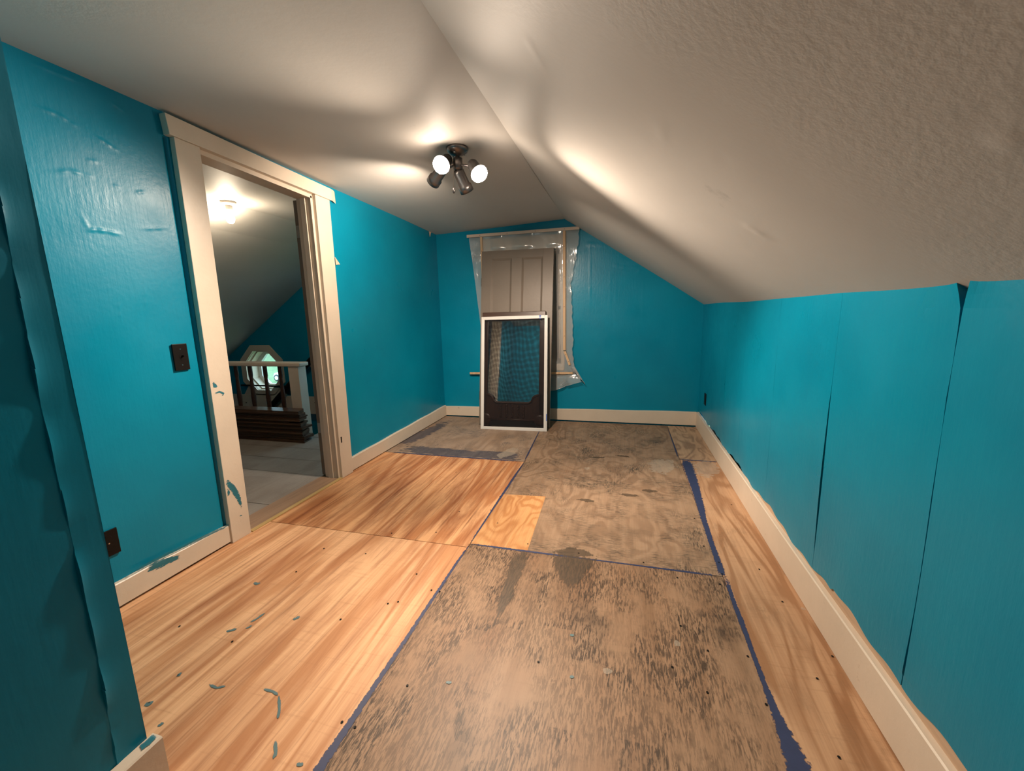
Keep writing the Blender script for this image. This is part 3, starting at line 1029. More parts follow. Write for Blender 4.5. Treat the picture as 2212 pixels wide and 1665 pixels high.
link('paint_smear', ribbon([on_x(*a, 0.003) for a in [(318, 1232), (335, 1222), (352, 1215), (372, 1208), (392, 1200)]], [0.014, 0.022, 0.020, 0.016, 0.008], lnr, 0.0008), 'tealsmear', bb_l)
link('paint_smear', ribbon([on_x(*a, 0.003) for a in [(270, 1246), (330, 1212), (400, 1178), (450, 1154), (500, 1131)]], [0.007] * 5, lnr, 0.0010), 'tealsmear', bb_l)
link('paint_smear', blob([Vector((GX + 0.034 + dx, GY + dy, 0.1402)) for dx, dy in [(-0.03, -0.02), (-0.01, -0.03), (-0.003, -0.01), (-0.008, 0.008), (-0.03, 0.01)]], UP, 0.0006), 'tealsmear', bb_n)

# ---- door casing and jambs
trim1 = empty('trim_1', 'cream door casing with plain head board around the hall doorway', 'door frame', (0, 2.1, 0), kind='structure')
trim1.location = (0, 0, 0)
CF = 0.012


def casing(y0b, y1b, y0t, y1t, z0, zt0_, zt1_, name='side_casing', mat='cream', f=CF, bk=XL):
    return link(name, hexa([(bk, y0b, z0), (f, y0b, z0), (f, y1b, z0), (bk, y1b, z0), (bk, y0t, zt0_), (f, y0t, zt0_), (f, y1t, zt1_), (bk, y1t, zt1_)], 0.002), mat, trim1)


cl = casing(1.612, 1.728, 1.625, 1.748, 0.0, 2.052, 2.049)
cr = casing(2.538, 2.668, 2.545, 2.690, 0.0, 2.030, 2.027)
link('head_casing', hexa([(XL, 1.600, 2.053), (0.020, 1.600, 2.053), (0.020, 2.706, 2.027), (XL, 2.706, 2.027),
                          (XL, 1.592, 2.141), (0.020, 1.592, 2.141), (0.020, 2.712, 2.106), (XL, 2.712, 2.106)], 0.002), 'cream', trim1)
link('side_jamb', box(XH - 0.004, XL + 0.004, 2.530, 2.552, 0.0, 2.03, 0.001), 'cream', trim1)
link('side_jamb', box(XH - 0.004, XL + 0.004, 1.724, 1.742, 0.0, 2.05, 0.001), 'cream', trim1)
link('head_jamb', hexa([(XH - 0.004, 1.742, 2.032), (XL + 0.004, 1.742, 2.032), (XL + 0.004, 2.530, 2.010), (XH - 0.004, 2.530, 2.010),
                        (XH - 0.004, 1.742, 2.056), (XL + 0.004, 1.742, 2.056), (XL + 0.004, 2.530, 2.032), (XH - 0.004, 2.530, 2.032)], 0.001), 'cream', trim1)
link('jamb_edge', box(XL + 0.0005, XL + 0.006, 2.524, 2.546, 0.0, 2.02, 0.001), 'cream', trim1)
link('jamb_edge', hexa([(XL + 0.0005, 1.742, 2.026), (XL + 0.006, 1.742, 2.026), (XL + 0.006, 2.54, 2.005), (XL + 0.0005, 2.54, 2.005),
                        (XL + 0.0005, 1.742, 2.054), (XL + 0.006, 1.742, 2.054), (XL + 0.006, 2.54, 2.03), (XL + 0.0005, 2.54, 2.03)]), 'cream', trim1)
link('door_stop', box(-0.095, -0.055, 2.518, 2.531, 0.0, 2.012, 0.002), 'cream', trim1)
link('door_stop', box(-0.095, -0.055, 1.742, 1.754, 0.0, 2.03, 0.002), 'cream', trim1)
link('strike_hole', box(CF - 0.002, CF + 0.0012, 2.560, 2.572, at(740, 955, 0, CF).z, at(740, 942, 0, CF).z), 'plate', trim1)
for pts, ws in [([(487, 1038), (497, 1048), (508, 1062), (517, 1080), (523, 1098)], [0.010, 0.018, 0.018, 0.013, 0.005]),
                ([(459, 824), (464, 833), (470, 838)], [0.006, 0.012, 0.006]), ([(462, 851), (474, 846), (483, 850), (480, 856)], [0.004, 0.006, 0.007, 0.004]),
                ([(514, 1116), (520, 1113), (524, 1112)], [0.003, 0.005, 0.003]), ([(492, 1055), (494, 1064), (493, 1072)], [0.005, 0.009, 0.004])]:
    link('paint_smear', ribbon([on_x(*a, CF) for a in pts], ws, lnr, 0.0008), 'tealsmear', cl)
# threshold boards
trim3 = empty('trim_2', 'worn wooden threshold in the hall doorway', 'threshold', kind='structure')
link('threshold_board', box(-0.175, -0.012, 1.742, 2.532, -0.010, 0.004, 0.002), 'thresh', trim3)
link('edge_strip', box(-0.012, 0.016, 1.735, 2.54, -0.010, 0.006, 0.002), 'thrstrip', trim3)

# torn wallpaper scraps on the left wall
sc1 = []
c0 = on_x(716, 427, XL)
for i, t in enumerate(np.linspace(0, 1, 8)):
    r_ = []
    for s in np.linspace(0, 1, 6):
        a = t * 2.2
        r_.append((XL + 0.004 + 0.030 * math.sin(a) * (0.5 + 0.5 * s), 2.706 + 0.078 * t * (1 - 0.25 * s) - 0.01, 2.030 + 0.072 * s + 0.012 * math.cos(a)))
    sc1.append(r_)
o = link('paper_scrap', strip_mesh(sc1), 'paper_in', wall_left, smooth=True)
t0 = [on_x(722, 555, XL), on_x(733, 571, XL), on_x(724, 572, XL)]
link('paper_scrap', prism([p + Vector((0.006, 0, 0)) for p in t0], (0.001, 0, 0)), 'paper_in', wall_left)
t0 = [on_x(925, 500, XL), on_x(930, 501, XL), on_x(927, 512, XL)]
link('paper_scrap', prism([p + Vector((0.008, 0, 0)) for p in t0], (0.001, 0, 0)), 'paper_in', wall_left)

# ================================================================== HALL BEYOND THE DOORWAY
HG = 4.5
floor_hall = link('floor_hall', box(-3.5, XL - 0.16, -0.2, 3.44, -0.2, -0.014), 'dark')
tag(floor_hall, 'grey worn floorboards of the stair hall', 'floor', kind='structure')
ye = [-0.2, 0.1, 0.38, 0.66, 0.94, 1.22, 1.5, 1.78, 2.045, 2.545, 2.825, 3.092, 3.43]
for a, b in zip(ye[:-1], ye[1:]):
    link('floor_board', box(-3.4, -0.178, a + 0.002, b - 0.002, -0.0138, 0.0005, 0.0015), 'hallboard', floor_hall)
link('floor_board', box(-1.06, -0.178, 3.434, 3.75, -0.0138, 0.0005, 0.0015), 'hallboard', floor_hall)
link('floor_board', box(-1.06, -0.178, 3.754, 4.1, -0.0138, 0.0005, 0.0015), 'hallboard', floor_hall)
link('floor_board', box(-1.06, -0.178, 4.104, HG, -0.0138, 0.0005, 0.0015), 'hallboard', floor_hall)
link('floor_slab', box(-1.06, XL - 0.16, 3.44, HG, -0.2, -0.014), 'dark', floor_hall)

link('floor_slab', box(-0.18, -0.018, -0.3, HG, -0.2, -0.011), 'dark', floor_hall)

# gable wall of the hall with two window openings and the stairwell below
OC = at(569, 800, 1, HG)
OCX, OCZ = -2.662, 0.520


def octo(rx, rz, cx=OCX, cz=OCZ, k=0.44):
    return [(cx - rx, cz - rz * k), (cx - rx, cz + rz * k), (cx - rx * k, cz + rz), (cx + rx * k, cz + rz), (cx + rx, cz + rz * k), (cx + rx, cz - rz * k), (cx + rx * k, cz - rz), (cx - rx * k, cz - rz)]


oi = octo(0.262, 0.268)
oo = octo(0.345, 0.345)
bm = bmesh.new()
outer = [(-3.55, -2.8), (-3.55, 2.3), (-1.9, 2.3), (-1.0, 2.3), (-0.1, 2.3), (-0.1, -2.8), (-1.0, -2.8), (-1.9, -2.8)]
# plain wall strips around the octagon opening and the side window
HWX0, HWX1, HWZ0, HWZ1 = -0.94, -0.24, 0.50, 1.75


def quad(pts):
    bm.faces.new([bm.verts.new((x, HG, z)) for x, z in pts])


cx0, cx1, cz0, cz1 = OCX - 0.262, OCX + 0.262, OCZ - 0.268, OCZ + 0.268
quad([(-3.6, -2.8), (cx0, -2.8), (cx0, 2.3), (-3.6, 2.3)])
quad([(cx0, -2.8), (cx1, -2.8), (cx1, cz0), (cx0, cz0)])
quad([(cx0, cz1), (cx1, cz1), (cx1, 2.3), (cx0, 2.3)])
quad([(cx0, cz0), oi[7], oi[0]])
quad([(cx1, cz0), oi[5], oi[6]])
quad([(cx1, cz1), oi[3], oi[4]])
quad([(cx0, cz1), oi[1], oi[2]])
quad([(cx1, -2.8), (HWX0, -2.8), (HWX0, 2.3), (cx1, 2.3)])
quad([(HWX0, -2.8), (HWX1, -2.8), (HWX1, HWZ0), (HWX0, HWZ0)])
quad([(HWX0, HWZ1), (HWX1, HWZ1), (HWX1, 2.3), (HWX0, 2.3)])
quad([(HWX1, -2.8), (-0.1, -2.8), (-0.1, 2.3), (HWX1, 2.3)])
wall_hall = link('wall_hall_gable', bm_mesh(bm), 'teal_flat')
tag(wall_hall, 'teal hall gable wall holding the octagonal window', 'wall', kind='structure')
trim_b = link('trim_3', box(-3.4, -0.128, HG - 0.022, HG - 0.001, -0.05, 0.185, 0.003), 'cream')
tag(trim_b, 'wide pale skirting board along the hall gable wall', 'trim', kind='structure')
o = link('blue_band', box(-3.4, -0.128, HG - 0.014, HG - 0.001, -0.135, -0.052), 'oldpaper', trim_b)
for xx in (-2.35, -2.07, -1.86, -3.0):
    link('nail_plug', lathe([(0, 0), (0.010, 0), (0.010, 0.004), (0, 0.005)], (xx, HG - 0.022, 0.09 + 0.02 * math.sin(xx * 9)), (0, -1, 0), 8), 'boardwood', trim_b)

# octagonal window: casing, deep reveal, sash, pane
win2 = empty('window_2', 'octagonal hall window with wide beige casing and daylight behind', 'window', kind='structure')


def ring_mesh(pin, pout, y0, y1):
    bm = bmesh.new()
    n = len(pin)
    A = [bm.verts.new((x, y0, z)) for x, z in pin]
    Bv = [bm.verts.new((x, y0, z)) for x, z in pout]
    C = [bm.verts.new((x, y1, z)) for x, z in pin]
    Dv = [bm.verts.new((x, y1, z)) for x, z in pout]
    for i in range(n):
        j = (i + 1) % n
        bm.faces.new((A[i], A[j], Bv[j], Bv[i]))
        bm.faces.new((C[i], C[j], Dv[j], Dv[i]))
        bm.faces.new((A[i], A[j], C[j], C[i]))
        bm.faces.new((Bv[i], Bv[j], Dv[j], Dv[i]))
    return bm_mesh(bm)


link('casing', ring_mesh(octo(0.262, 0.268), oo, HG - 0.02, HG - 0.0005), 'cream', win2)
link('reveal', ring_mesh(octo(0.258, 0.264), octo(0.275, 0.28), HG + 0.0, HG + 0.24), 'cream', win2)
link('reveal_bead', ring_mesh(octo(0.243, 0.249), octo(0.258, 0.264), HG + 0.05, HG + 0.07), 'cream', win2)
link('sash', ring_mesh(octo(0.205, 0.211), octo(0.258, 0.264), HG + 0.17, HG + 0.21), 'whitemetal', win2)
link('pane', ring_mesh(octo(0.001, 0.001), octo(0.206, 0.212), HG + 0.188, HG + 0.192), 'glass', win2)
link('lower_casing', prism([(-3.02, HG - 0.02, 0.18), (-2.30, HG - 0.02, 0.18), (-2.40, HG - 0.02, 0.30), (-2.50, HG - 0.02, 0.20), (-2.82, HG - 0.02, 0.20), (-2.93, HG - 0.02, 0.30)], (0, 0.018, 0)), 'cream', win2)
o = link('security_bar', tube([(-3.03, HG - 0.035, 0.318), (-2.30, HG - 0.035, 0.318)], 0.011, 8), 'plate', win2)

# side window of the hall (behind the open door), source of the daylight on the newel
win3 = empty('window_hall_offscreen', 'plain hall sash window hidden beyond the open door', 'window', kind='structure')
for nm, a in (('side_frame', (HWX0, HWX0 + 0.05, HWZ0, HWZ1)), ('side_frame', (HWX1 - 0.05, HWX1, HWZ0, HWZ1)), ('head_frame', (HWX0, HWX1, HWZ1 - 0.05, HWZ1)),
              ('sill_frame', (HWX0, HWX1, HWZ0, HWZ0 + 0.05)), ('meeting_rail', (HWX0, HWX1, 1.08, 1.12))):
    link(nm, box(a[0], a[1], HG - 0.01, HG + 0.06, a[2], a[3], 0.003), 'cream', win3)
link('pane', box(HWX0 + 0.05, HWX1 - 0.05, HG + 0.03, HG + 0.034, HWZ0 + 0.05, HWZ1 - 0.05), 'glass', win3)

# stairwell sides and steps
for nm, me, lb in (('wall_stairwell', box(-3.5, -1.06, 3.43, 3.44, -2.8, -0.016), 'teal stairwell side below the hall railing'),
                   ('wall_stairhead', box(-1.062, -1.052, 3.44, HG, -2.8, -0.016), 'teal stairwell end below the hall floor edge'),
                   ('wall_stairfoot', box(-3.56, -3.5, 3.43, HG, -2.85, 0.0), 'teal end wall at the foot of the stairs'),
                   ('floor_stairwell', box(-3.5, -1.05, 3.43, HG, -2.85, -2.8), 'dark floor at the foot of the stairs')):
    tag(link(nm, me, 'teal_flat'), lb, nm.split('_')[0], kind='structure')
stairs = empty('staircase', 'wooden steps going down beneath the octagonal window', 'stairs')
for i in range(9):
    link('tread', box(-1.36 - i * 0.25, -1.09 - i * 0.25 + 0.02, 3.445, HG - 0.03, -0.22 - i * 0.2, -0.19 - i * 0.2, 0.004), 'boardwood', stairs)

# hall ceiling: flat, small step, then roof slope down to the left
ZH = 2.13
ch = link('ceiling_hall', join_meshes([
    pyd([(XH, -0.3, ZH), (-1.05, -0.3, ZH), (-1.05, HG, ZH), (XH, HG, ZH)], [(0, 1, 2, 3)]),
    pyd([(-1.05, -0.3, ZH), (-1.065, -0.3, ZH - 0.012), (-1.065, HG, ZH - 0.012), (-1.05, HG, ZH)], [(0, 1, 2, 3)]),
    pyd([(-1.065, -0.3, ZH - 0.012), (-1.33, -0.3, ZH - 0.16), (-1.33, HG, ZH - 0.16), (-1.065, HG, ZH - 0.012)], [(0, 1, 2, 3)]),
    pyd([(-1.33, -0.3, ZH - 0.16), (-3.6, -0.3, 0.462), (-3.6, HG, 0.462), (-1.33, HG, ZH - 0.16)], [(0, 1, 2, 3)]),
]), 'plaster')
tag(ch, 'white hall ceiling folding down into the far roof slope', 'ceiling', kind='structure')
roof_top = link('roof_deck', box(-3.7, XR + 0.2, YN - 0.1, HG + 0.02, 2.32, 2.4), 'dark')
tag(roof_top, 'roof deck above the attic rooms', 'roof', kind='structure')
wh = link('wall_hall_end', join_meshes([box(-3.6, XH, -0.36, -0.3, -0.1, 2.32), box(-3.56, -3.4, -0.3, HG, -0.1, 0.75)]), 'teal_flat')
tag(wh, 'teal hall walls hidden behind the door casing', 'wall', kind='structure')

# the hall door, folded right back against the hall side of the wall
door1 = empty('door_1', 'taupe hall door swung fully open, seen on its edge', 'door', (-0.16, 2.56, 0), kind='structure')
door1.location = (0, 0, 0)


def panel_door(parent, x_to_world, w, h, t, mat):
    """four-panel door in local u (width), v (height), d (depth, 0 = front); each member is its own part"""
    st, tr_, lr, br = 0.112, 0.085, 0.20, 0.22
    lock = 0.84
    mid0, mid1 = w / 2 - 0.055, w / 2 + 0.055
    def part(nm, u0, u1, v0, v1, d0, d1, bev=0.002):
        me = box(u0, u1, d0, d1, v0, v1, bev)
        for vtx in me.vertices:
            vtx.co = x_to_world(vtx.co)
        me.update()
        return link(nm, me, mat, parent)
    part('stile', 0, st, 0, h, 0, t)
    part('stile', w - st, w, 0, h, 0, t)
    part('mullion', mid0, mid1, lock, h - tr_, 0.0006, t - 0.0006)
    part('mullion', mid0, mid1, br, lock - lr, 0.0006, t - 0.0006)
    part('top_rail', st, w - st, h - tr_, h, 0.0006, t - 0.0006)
    part('lock_rail', st, w - st, lock - lr, lock, 0.0006, t - 0.0006)
    part('bottom_rail', st, w - st, 0, br, 0.0006, t - 0.0006)
    for u0, u1, v0, v1 in ((st, mid0, lock, h - tr_), (mid1, w - st, lock, h - tr_), (st, mid0, br, lock - lr), (mid1, w - st, br, lock - lr)):
        part('panel', u0 - 0.004, u1 + 0.004, v0 - 0.004, v1 + 0.004, 0.012, t - 0.012, 0.0)
        # sunk moulding around the panel
        bm = bmesh.new()
        o_ = [(u0, v0), (u1, v0), (u1, v1), (u0, v1)]
        i_ = [(u0 + 0.02, v0 + 0.02), (u1 - 0.02, v0 + 0.02), (u1 - 0.02, v1 - 0.02), (u0 + 0.02, v1 - 0.02)]
        A = [bm.verts.new((a, 0.002, b)) for a, b in o_]
        Bv = [bm.verts.new((a, 0.0118, b)) for a, b in i_]
        for k in range(4):
            bm.faces.new((A[k], A[(k + 1) % 4], Bv[(k + 1) % 4], Bv[k]))
        me = bm_mesh(bm)
        for vtx in me.vertices:
            vtx.co = x_to_world(vtx.co)
        me.update()
        link('moulding', me, mat, parent)


# its width runs along +y from the hinge, thickness towards -x
panel_door(door1, lambda c: Vector((-0.138 - c.y - 0.012 * (c.x / 0.76), 2.546 + c.x, 0.012 + c.z)), 0.76, 1.995, 0.036, 'taupe')
for zc in (1.80, 0.385):
    hp = link('hinge', tube([(-0.131, 2.540, zc - 0.045), (-0.131, 2.540, zc + 0.045)], 0.0075, 10), 'steel', door1)
    link('hinge_leaf', box(-0.170, -0.132, 2.5435, 2.547, zc - 0.04, zc + 0.04), 'steel', hp)
link('door_knob', lathe([(0, 0), (0.012, 0), (0.012, 0.03), (0.028, 0.04), (0.03, 0.055), (0.02, 0.068), (0, 0.07)], (-0.186, 3.24, 0.93), (-1, 0, 0), 16), 'steel', door1)

# bare bulb lamp on the hall ceiling
hl = empty('ceiling_lamp', 'bare bulb in a white porcelain holder on the hall ceiling', 'ceiling lamp', (-1.0, 2.79, ZH))
LB = Vector((-1.0, 2.79, 0))
hl.location = (0, 0, 0)
link('base', lathe([(0, 0), (0.052, 0), (0.055, 0.01), (0.048, 0.022), (0.03, 0.03), (0, 0.03)], (LB.x, LB.y, ZH + 0.001), (0, 0, -1), 24), 'porcelain', hl, True)
link('socket', lathe([(0.026, 0.028), (0.024, 0.06), (0.020, 0.075), (0, 0.076)], (LB.x, LB.y, ZH), (0, 0, -1), 20), 'porcelain', hl, True)
link('bulb', lathe([(0.013, 0.072), (0.016, 0.085), (0.028, 0.11), (0.0305, 0.13), (0.026, 0.15), (0.014, 0.163), (0, 0.166)], (LB.x, LB.y, ZH), (0, 0, -1), 20), 'hallbulb', hl, True)

# stair railing
rail = empty('stair_railing', 'white stair railing with dark turned balusters and square newel', 'railing', (-1.1, 3.45, 0))
rail.location = (0, 0, 0)
link('newel_post', box(-1.185, -1.065, 3.385, 3.49, 0.0, 0.735, 0.003), 'cream', rail)
link('top_rail', box(-3.0, -1.035, 3.375, 3.50, 0.733, 0.772, 0.010), 'cream', rail)
link('bottom_rail', box(-3.0, -1.17, 3.41, 3.465, 0.08, 0.12, 0.004), 'cream', rail)
bx = [-1.336, -1.526, -1.718, -1.905, -2.095, -2.285, -2.475, -2.665, -2.855]
bal_me = lathe([(0.022, 0.115), (0.022, 0.18), (0.016, 0.20), (0.020, 0.30), (0.024, 0.40), (0.019, 0.50), (0.016, 0.60), (0.021, 0.63), (0.021, 0.735)], (0, 0, 0), (0, 0, 1), 12)
bal_me.polygons.foreach_set('use_smooth', [True] * len(bal_me.polygons))
bal_me.materials.append(MAT['darkwood'])
for x in bx:
    o = bpy.data.objects.new('baluster', bal_me)
    COL.objects.link(o)
    o.location = (x, 3.438, 0)
    o.parent = rail
# wall handrail of the stair
hr = empty('handrail', 'black handrail sloping down the wall under the octagonal window', 'handrail')
ra, rb_ = Vector((-1.80, HG - 0.075, 0.685)), Vector((-3.15, HG - 0.075, -0.50))
link('rail', tube([ra + Vector((0.03, 0, 0.005)), ra, ra + (rb_ - ra) * 0.5, rb_], 0.036, 12), 'black', hr)
for t in (0.03, 0.5):
    p = ra + (rb_ - ra) * t
    link('bracket', tube([p + Vector((0, 0, -0.03)), p + Vector((0, 0.02, -0.06)), p + Vector((0, 0.075, -0.06))], 0.009, 8), 'steel', hr)

# ---- pile of old trim boards on the hall floor
z = 0.001
board_specs = []
ths = [0.012, 0.020, 0.030, 0.018, 0.034, 0.018, 0.022, 0.018, 0.020, 0.016, 0.026, 0.014, 0.026, 0.040]
xe = [-0.930, -0.945, -0.945, -0.955, -0.955, -0.962, -0.955, -0.972, -0.965, -1.115, -0.975, -1.000, -0.990, -0.985]
yf = [3.225, 3.235, 3.240, 3.238, 3.236, 3.245, 3.240, 3.246, 3.238, 3.250, 3.240, 3.252, 3.262, 3.244]
desc = {0: 'dark varnished trim board at the bottom of the hall pile', 9: 'short dark board set back in the hall pile of boards', 13: 'thick glossy dark board on top of the hall pile'}
for i, (t_, x1, y0) in enumerate(zip(ths, xe, yf)):
    dep = 0.150 + 0.012 * math.sin(i * 2.3) - (0.012 if i == 12 else 0)
    x0 = -2.25 - 0.1 * math.sin(i * 1.7)
    miter = 0.055 + 0.02 * math.sin(i * 3.1)
    if i in (2, 6, 11):
        miter = 0.01
    y1 = min(y0 + dep, 3.384)
    bm = bmesh.new()
    pts = [(x0, y0), (x1 - 0.008, y0), (x1 - miter, y1), (x0, y1)]
    # moulded front edge: a proud lower lip
    prof = [(0.0, 0.0), (0.0, 0.35), (0.006, 0.5), (0.004, 1.0)]
    rings = []
    for q, (ins, hgt) in enumerate(prof):
        rr_ = [(pts[0][0], pts[0][1] + ins), (pts[1][0], pts[1][1] + ins), (pts[2][0], pts[2][1]), (pts[3][0], pts[3][1])]
        rings.append([bm.verts.new((a, b, z + t_ * hgt * 0.90)) for a, b in rr_])
    bm.faces.new(rings[0][::-1])
    bm.faces.new(rings[-1])
    for ra_, rb2 in zip(rings[:-1], rings[1:]):
        for k in range(4):
            bm.faces.new((ra_[k], ra_[(k + 1) % 4], rb2[(k + 1) % 4], rb2[k]))
    o = link('trim_board', bm_mesh(bm), 'boardwood')
    tag(o, desc.get(i, 'dark varnished trim board with mitred end in the middle of the hall pile'), 'board', 'boards piled on the hall floor')
    z += t_

# ================================================================== FAR WINDOW WITH PLASTIC SHEET
win1 = empty('window_1', 'boarded window with cream head casing behind clear plastic', 'window', kind='structure')
link('head_casing', box(0.54, 1.425, D - 0.020, D - 0.002, 1.865, 2.005, 0.003), 'cream', win1)
link('side_casing', box(1.395, 1.432, D - 0.014, D - 0.002, 0.60, 1.865, 0.002), 'cream', win1)
link('side_casing', box(0.54, 0.575, D - 0.014, D - 0.002, 0.60, 1.865, 0.002), 'cream', win1)
link('sill', box(0.50, 1.425, D - 0.022, D - 0.002, 0.575, 0.640, 0.003), 'cream', win1)
link('reveal', join_meshes([box(WX1 - 0.004, WX1 + 0.01, D - 0.004, D + 0.13, WZ0, WZ1), box(WX0 - 0.01, WX0 + 0.004, D - 0.004, D + 0.13, WZ0, WZ1),
                            box(WX0, WX1, D - 0.004, D + 0.13, WZ1 - 0.004, WZ1 + 0.01), box(WX0, WX1, D - 0.004, D + 0.13, WZ0 - 0.01, WZ0 + 0.004)]), 'cream', win1)
for nm, a in (('sash_stile', (WX0, WX0 + 0.05, WZ0, WZ1)), ('sash_stile', (WX1 - 0.05, WX1, WZ0, WZ1)), ('sash_rail', (WX0, WX1, WZ1 - 0.05, WZ1)), ('sash_rail', (WX0, WX1, WZ0, WZ0 + 0.06)), ('meeting_rail', (WX0, WX1, 1.23, 1.27))):
    link(nm, box(a[0], a[1], D + 0.07, D + 0.105, a[2], a[3], 0.002), 'cream', win1)
link('pane', box(WX0 + 0.05, WX1 - 0.05, D + 0.085, D + 0.089, WZ0 + 0.06, WZ1 - 0.05), 'glass', win1)
link('outer_board', box(WX0 - 0.05, WX1 + 0.05, D + 0.125, D + 0.14, WZ0 - 0.05, WZ1 + 0.05), 'boarded', win1)

# plastic film
zl_ = np.array([0.335, 0.45, 0.545, 0.62, 0.75, 0.9, 1.2, 1.5, 1.8, 1.95, 2.045])
xr_ = np.array([1.34, 1.63, 1.575, 1.545, 1.520, 1.528, 1.517, 1.505, 1.565, 1.587, 1.590])
xl_ = np.array([0.60, 0.55, 0.54, 0.53, 0.52, 0.50, 0.474, 0.447, 0.418, 0.400, 0.388])
rows = []
nz_, nx_ = 120, 110
for z in np.linspace(0.335, 2.045, nz_):
    a, b = np.interp(z, zl_, xl_), np.interp(z, zl_, xr_)
    b += 0.004 * math.sin(37 * z) + 0.003 * math.sin(91 * z)
    x = np.linspace(a, b, nx_)
    zz0 = np.full_like(x, z)
    if z < 0.46:
        # ragged lower rim rising towards the left, drooping point at the right
        low = np.interp(x, [0.55, 1.2, 1.28, 1.45, 1.55, 1.65], [0.33, 0.345, 0.348, 0.365, 0.385, 0.42])
        zz0 = low + (z - 0.335) / (0.46 - 0.335) * (0.46 - low)
    inside = ((x > 0.56) & (x < 1.41)).astype(float)
    edge = np.minimum(np.abs(x - 0.545), np.abs(x - 1.435))
    in_open = np.clip(np.minimum(x - 0.56, 1.41 - x) / 0.06, 0, 1) * np.clip(min(z - 0.62, 1.90 - z) / 0.08, 0, 1)
    n1 = soft_noise(x, zz0 * 0.45, 16, 41, 3)
    n2 = soft_noise(x * 0.5, zz0, 17, 43, 3)
    n3 = soft_noise(x, zz0, 34, 47, 2)
    amp = 0.007 * np.clip(edge / 0.05, 0.1, 1)
    y = D - 0.026 - amp * (0.7 * n1 + 0.6 * n3 * 0.5 + 0.5 * n2) * (1 - 0.3 * in_open)
    # draped swag below the head batten
    y += in_open * 0.028
    if z > 1.82:
        y -= 0.006 * np.sin(x * 21 + 3 * z) * inside
    # flaps outside the battens hang a little off the wall
    flap = np.clip(x - 1.45, 0, 1) + np.clip(0.53 - x, 0, 1)
    y -= flap * 0.16 + (0.03 if z < 0.5 else 0) * np.clip((0.54 - zz0) / 0.2, 0, 1)
    y = np.minimum(y, np.where(in_open > 0.6, D + 0.03, D - 0.0235))
    hold = max(math.exp(-((z - 2.045) / 0.025) ** 2), math.exp(-((z - 0.54) / 0.022) ** 2))
    y = y * (1 - hold) + (D - 0.027) * hold
    y = np.where((np.abs(x - 1.435) < 0.022) | (np.abs(x - 0.534) < 0.022), np.maximum(y, D - 0.033), y)
    rows.append([(xx, yy, zv) for xx, yy, zv in zip(x, y, zz0)])
film = link('plastic_sheet', strip_mesh(rows), 'plastic', smooth=True)
tag(film, 'crumpled clear plastic sheet stapled over the far window', 'plastic sheet')
# folded-over corner of the film
fold = []
for t in np.linspace(0, 1, 12):
    p = Vector((1.50, D - 0.045, 0.60)).lerp(Vector((1.655, D - 0.055, 0.425)), t)
    q = Vector((1.545, D - 0.06, 0.625)).lerp(Vector((1.662, D - 0.055, 0.428)), t)
    fold.append([tuple(p.lerp(q, s) + Vector((0.0, -0.006 * math.sin(3.14 * s), 0.012 * math.sin(3.14 * s) * math.sin(9 * t)))) for s in np.linspace(0, 1, 6)])
link('folded_corner', strip_mesh(fold), 'plastic', film, smooth=True)


def lath(a, b, w_, label, mat='lath', y1=None):
    """wooden strip nailed from a to b (x, z) over the film"""
    a, b = Vector((a[0], 0, a[1])), Vector((b[0], 0, b[1]))
    d = (b - a).normalized()
    s = Vector((-d.z, 0, d.x)) * w_ / 2
    yb = D - 0.036
    yfr = yb - 0.009
    c = [a - s, b - s, b + s, a + s]
    me = hexa([(p.x, yb, p.z) for p in c] + [(p.x, yfr, p.z) for p in c], 0.0012)
    o = link('wood_lath', me, mat)
    tag(o, label, 'wood strip', 'laths holding the plastic sheet')
    n_ = max(2, int((b - a).length / 0.28))
    for k in range(n_):
        p = a + (b - a) * ((k + 0.5) / n_)
        link('nail_head', lathe([(0, 0), (0.0035, 0), (0.003, 0.001), (0, 0.0013)], (p.x, yfr - 0.0001, p.z), (0, -1, 0), 8), 'plate', o)
    return o


lath((0.366, 2.045), (1.592, 2.044), 0.030, 'pale horizontal wood lath above the plastic covered window', 'lathx')
lath((1.436, 2.027), (1.434, 0.795), 0.027, 'long upright wood lath right of the leaning taupe door')
lath((1.437, 0.785), (1.492, 0.635), 0.025, 'short slanting wood lath below the upright one')
lath((0.335, 0.530), (1.525, 0.548), 0.024, 'low horizontal wood lath passing behind the leaning door')
lath((0.532, 2.027), (0.536, 0.55), 0.025, 'upright wood lath half hidden behind the leaning taupe door')

# ================================================================== THINGS LEANING AT THE WINDOW
def leaning(bl, br, tl, tr_):
    """local (u width 0..w, d depth away from viewer, v height 0..h) -> world from the four front corners"""
    bl, br, tl, tr_ = map(Vector, (bl, br, tl, tr_))
    ux = ((br - bl) + (tr_ - tl)).normalized()
    vz = ((tl - bl) + (tr_ - br)).normalized()
    vz = (vz - ux * vz.dot(ux)).normalized()
    dn = vz.cross(ux).normalized()
    if dn.y < 0:
        dn = -dn
    w_ = ((br - bl).length + (tr_ - tl).length) / 2
    h_ = ((tl - bl).length + (tr_ - br).length) / 2
    org = bl + ((br - bl) - ux * w_) * 0.5 + ((tl - bl) - vz * h_) * 0.5
    return w_, h_, (lambda c: org + ux * c.x + dn * c.y + vz * c.z), Matrix((ux, dn, vz)).transposed().to_4x4(), org


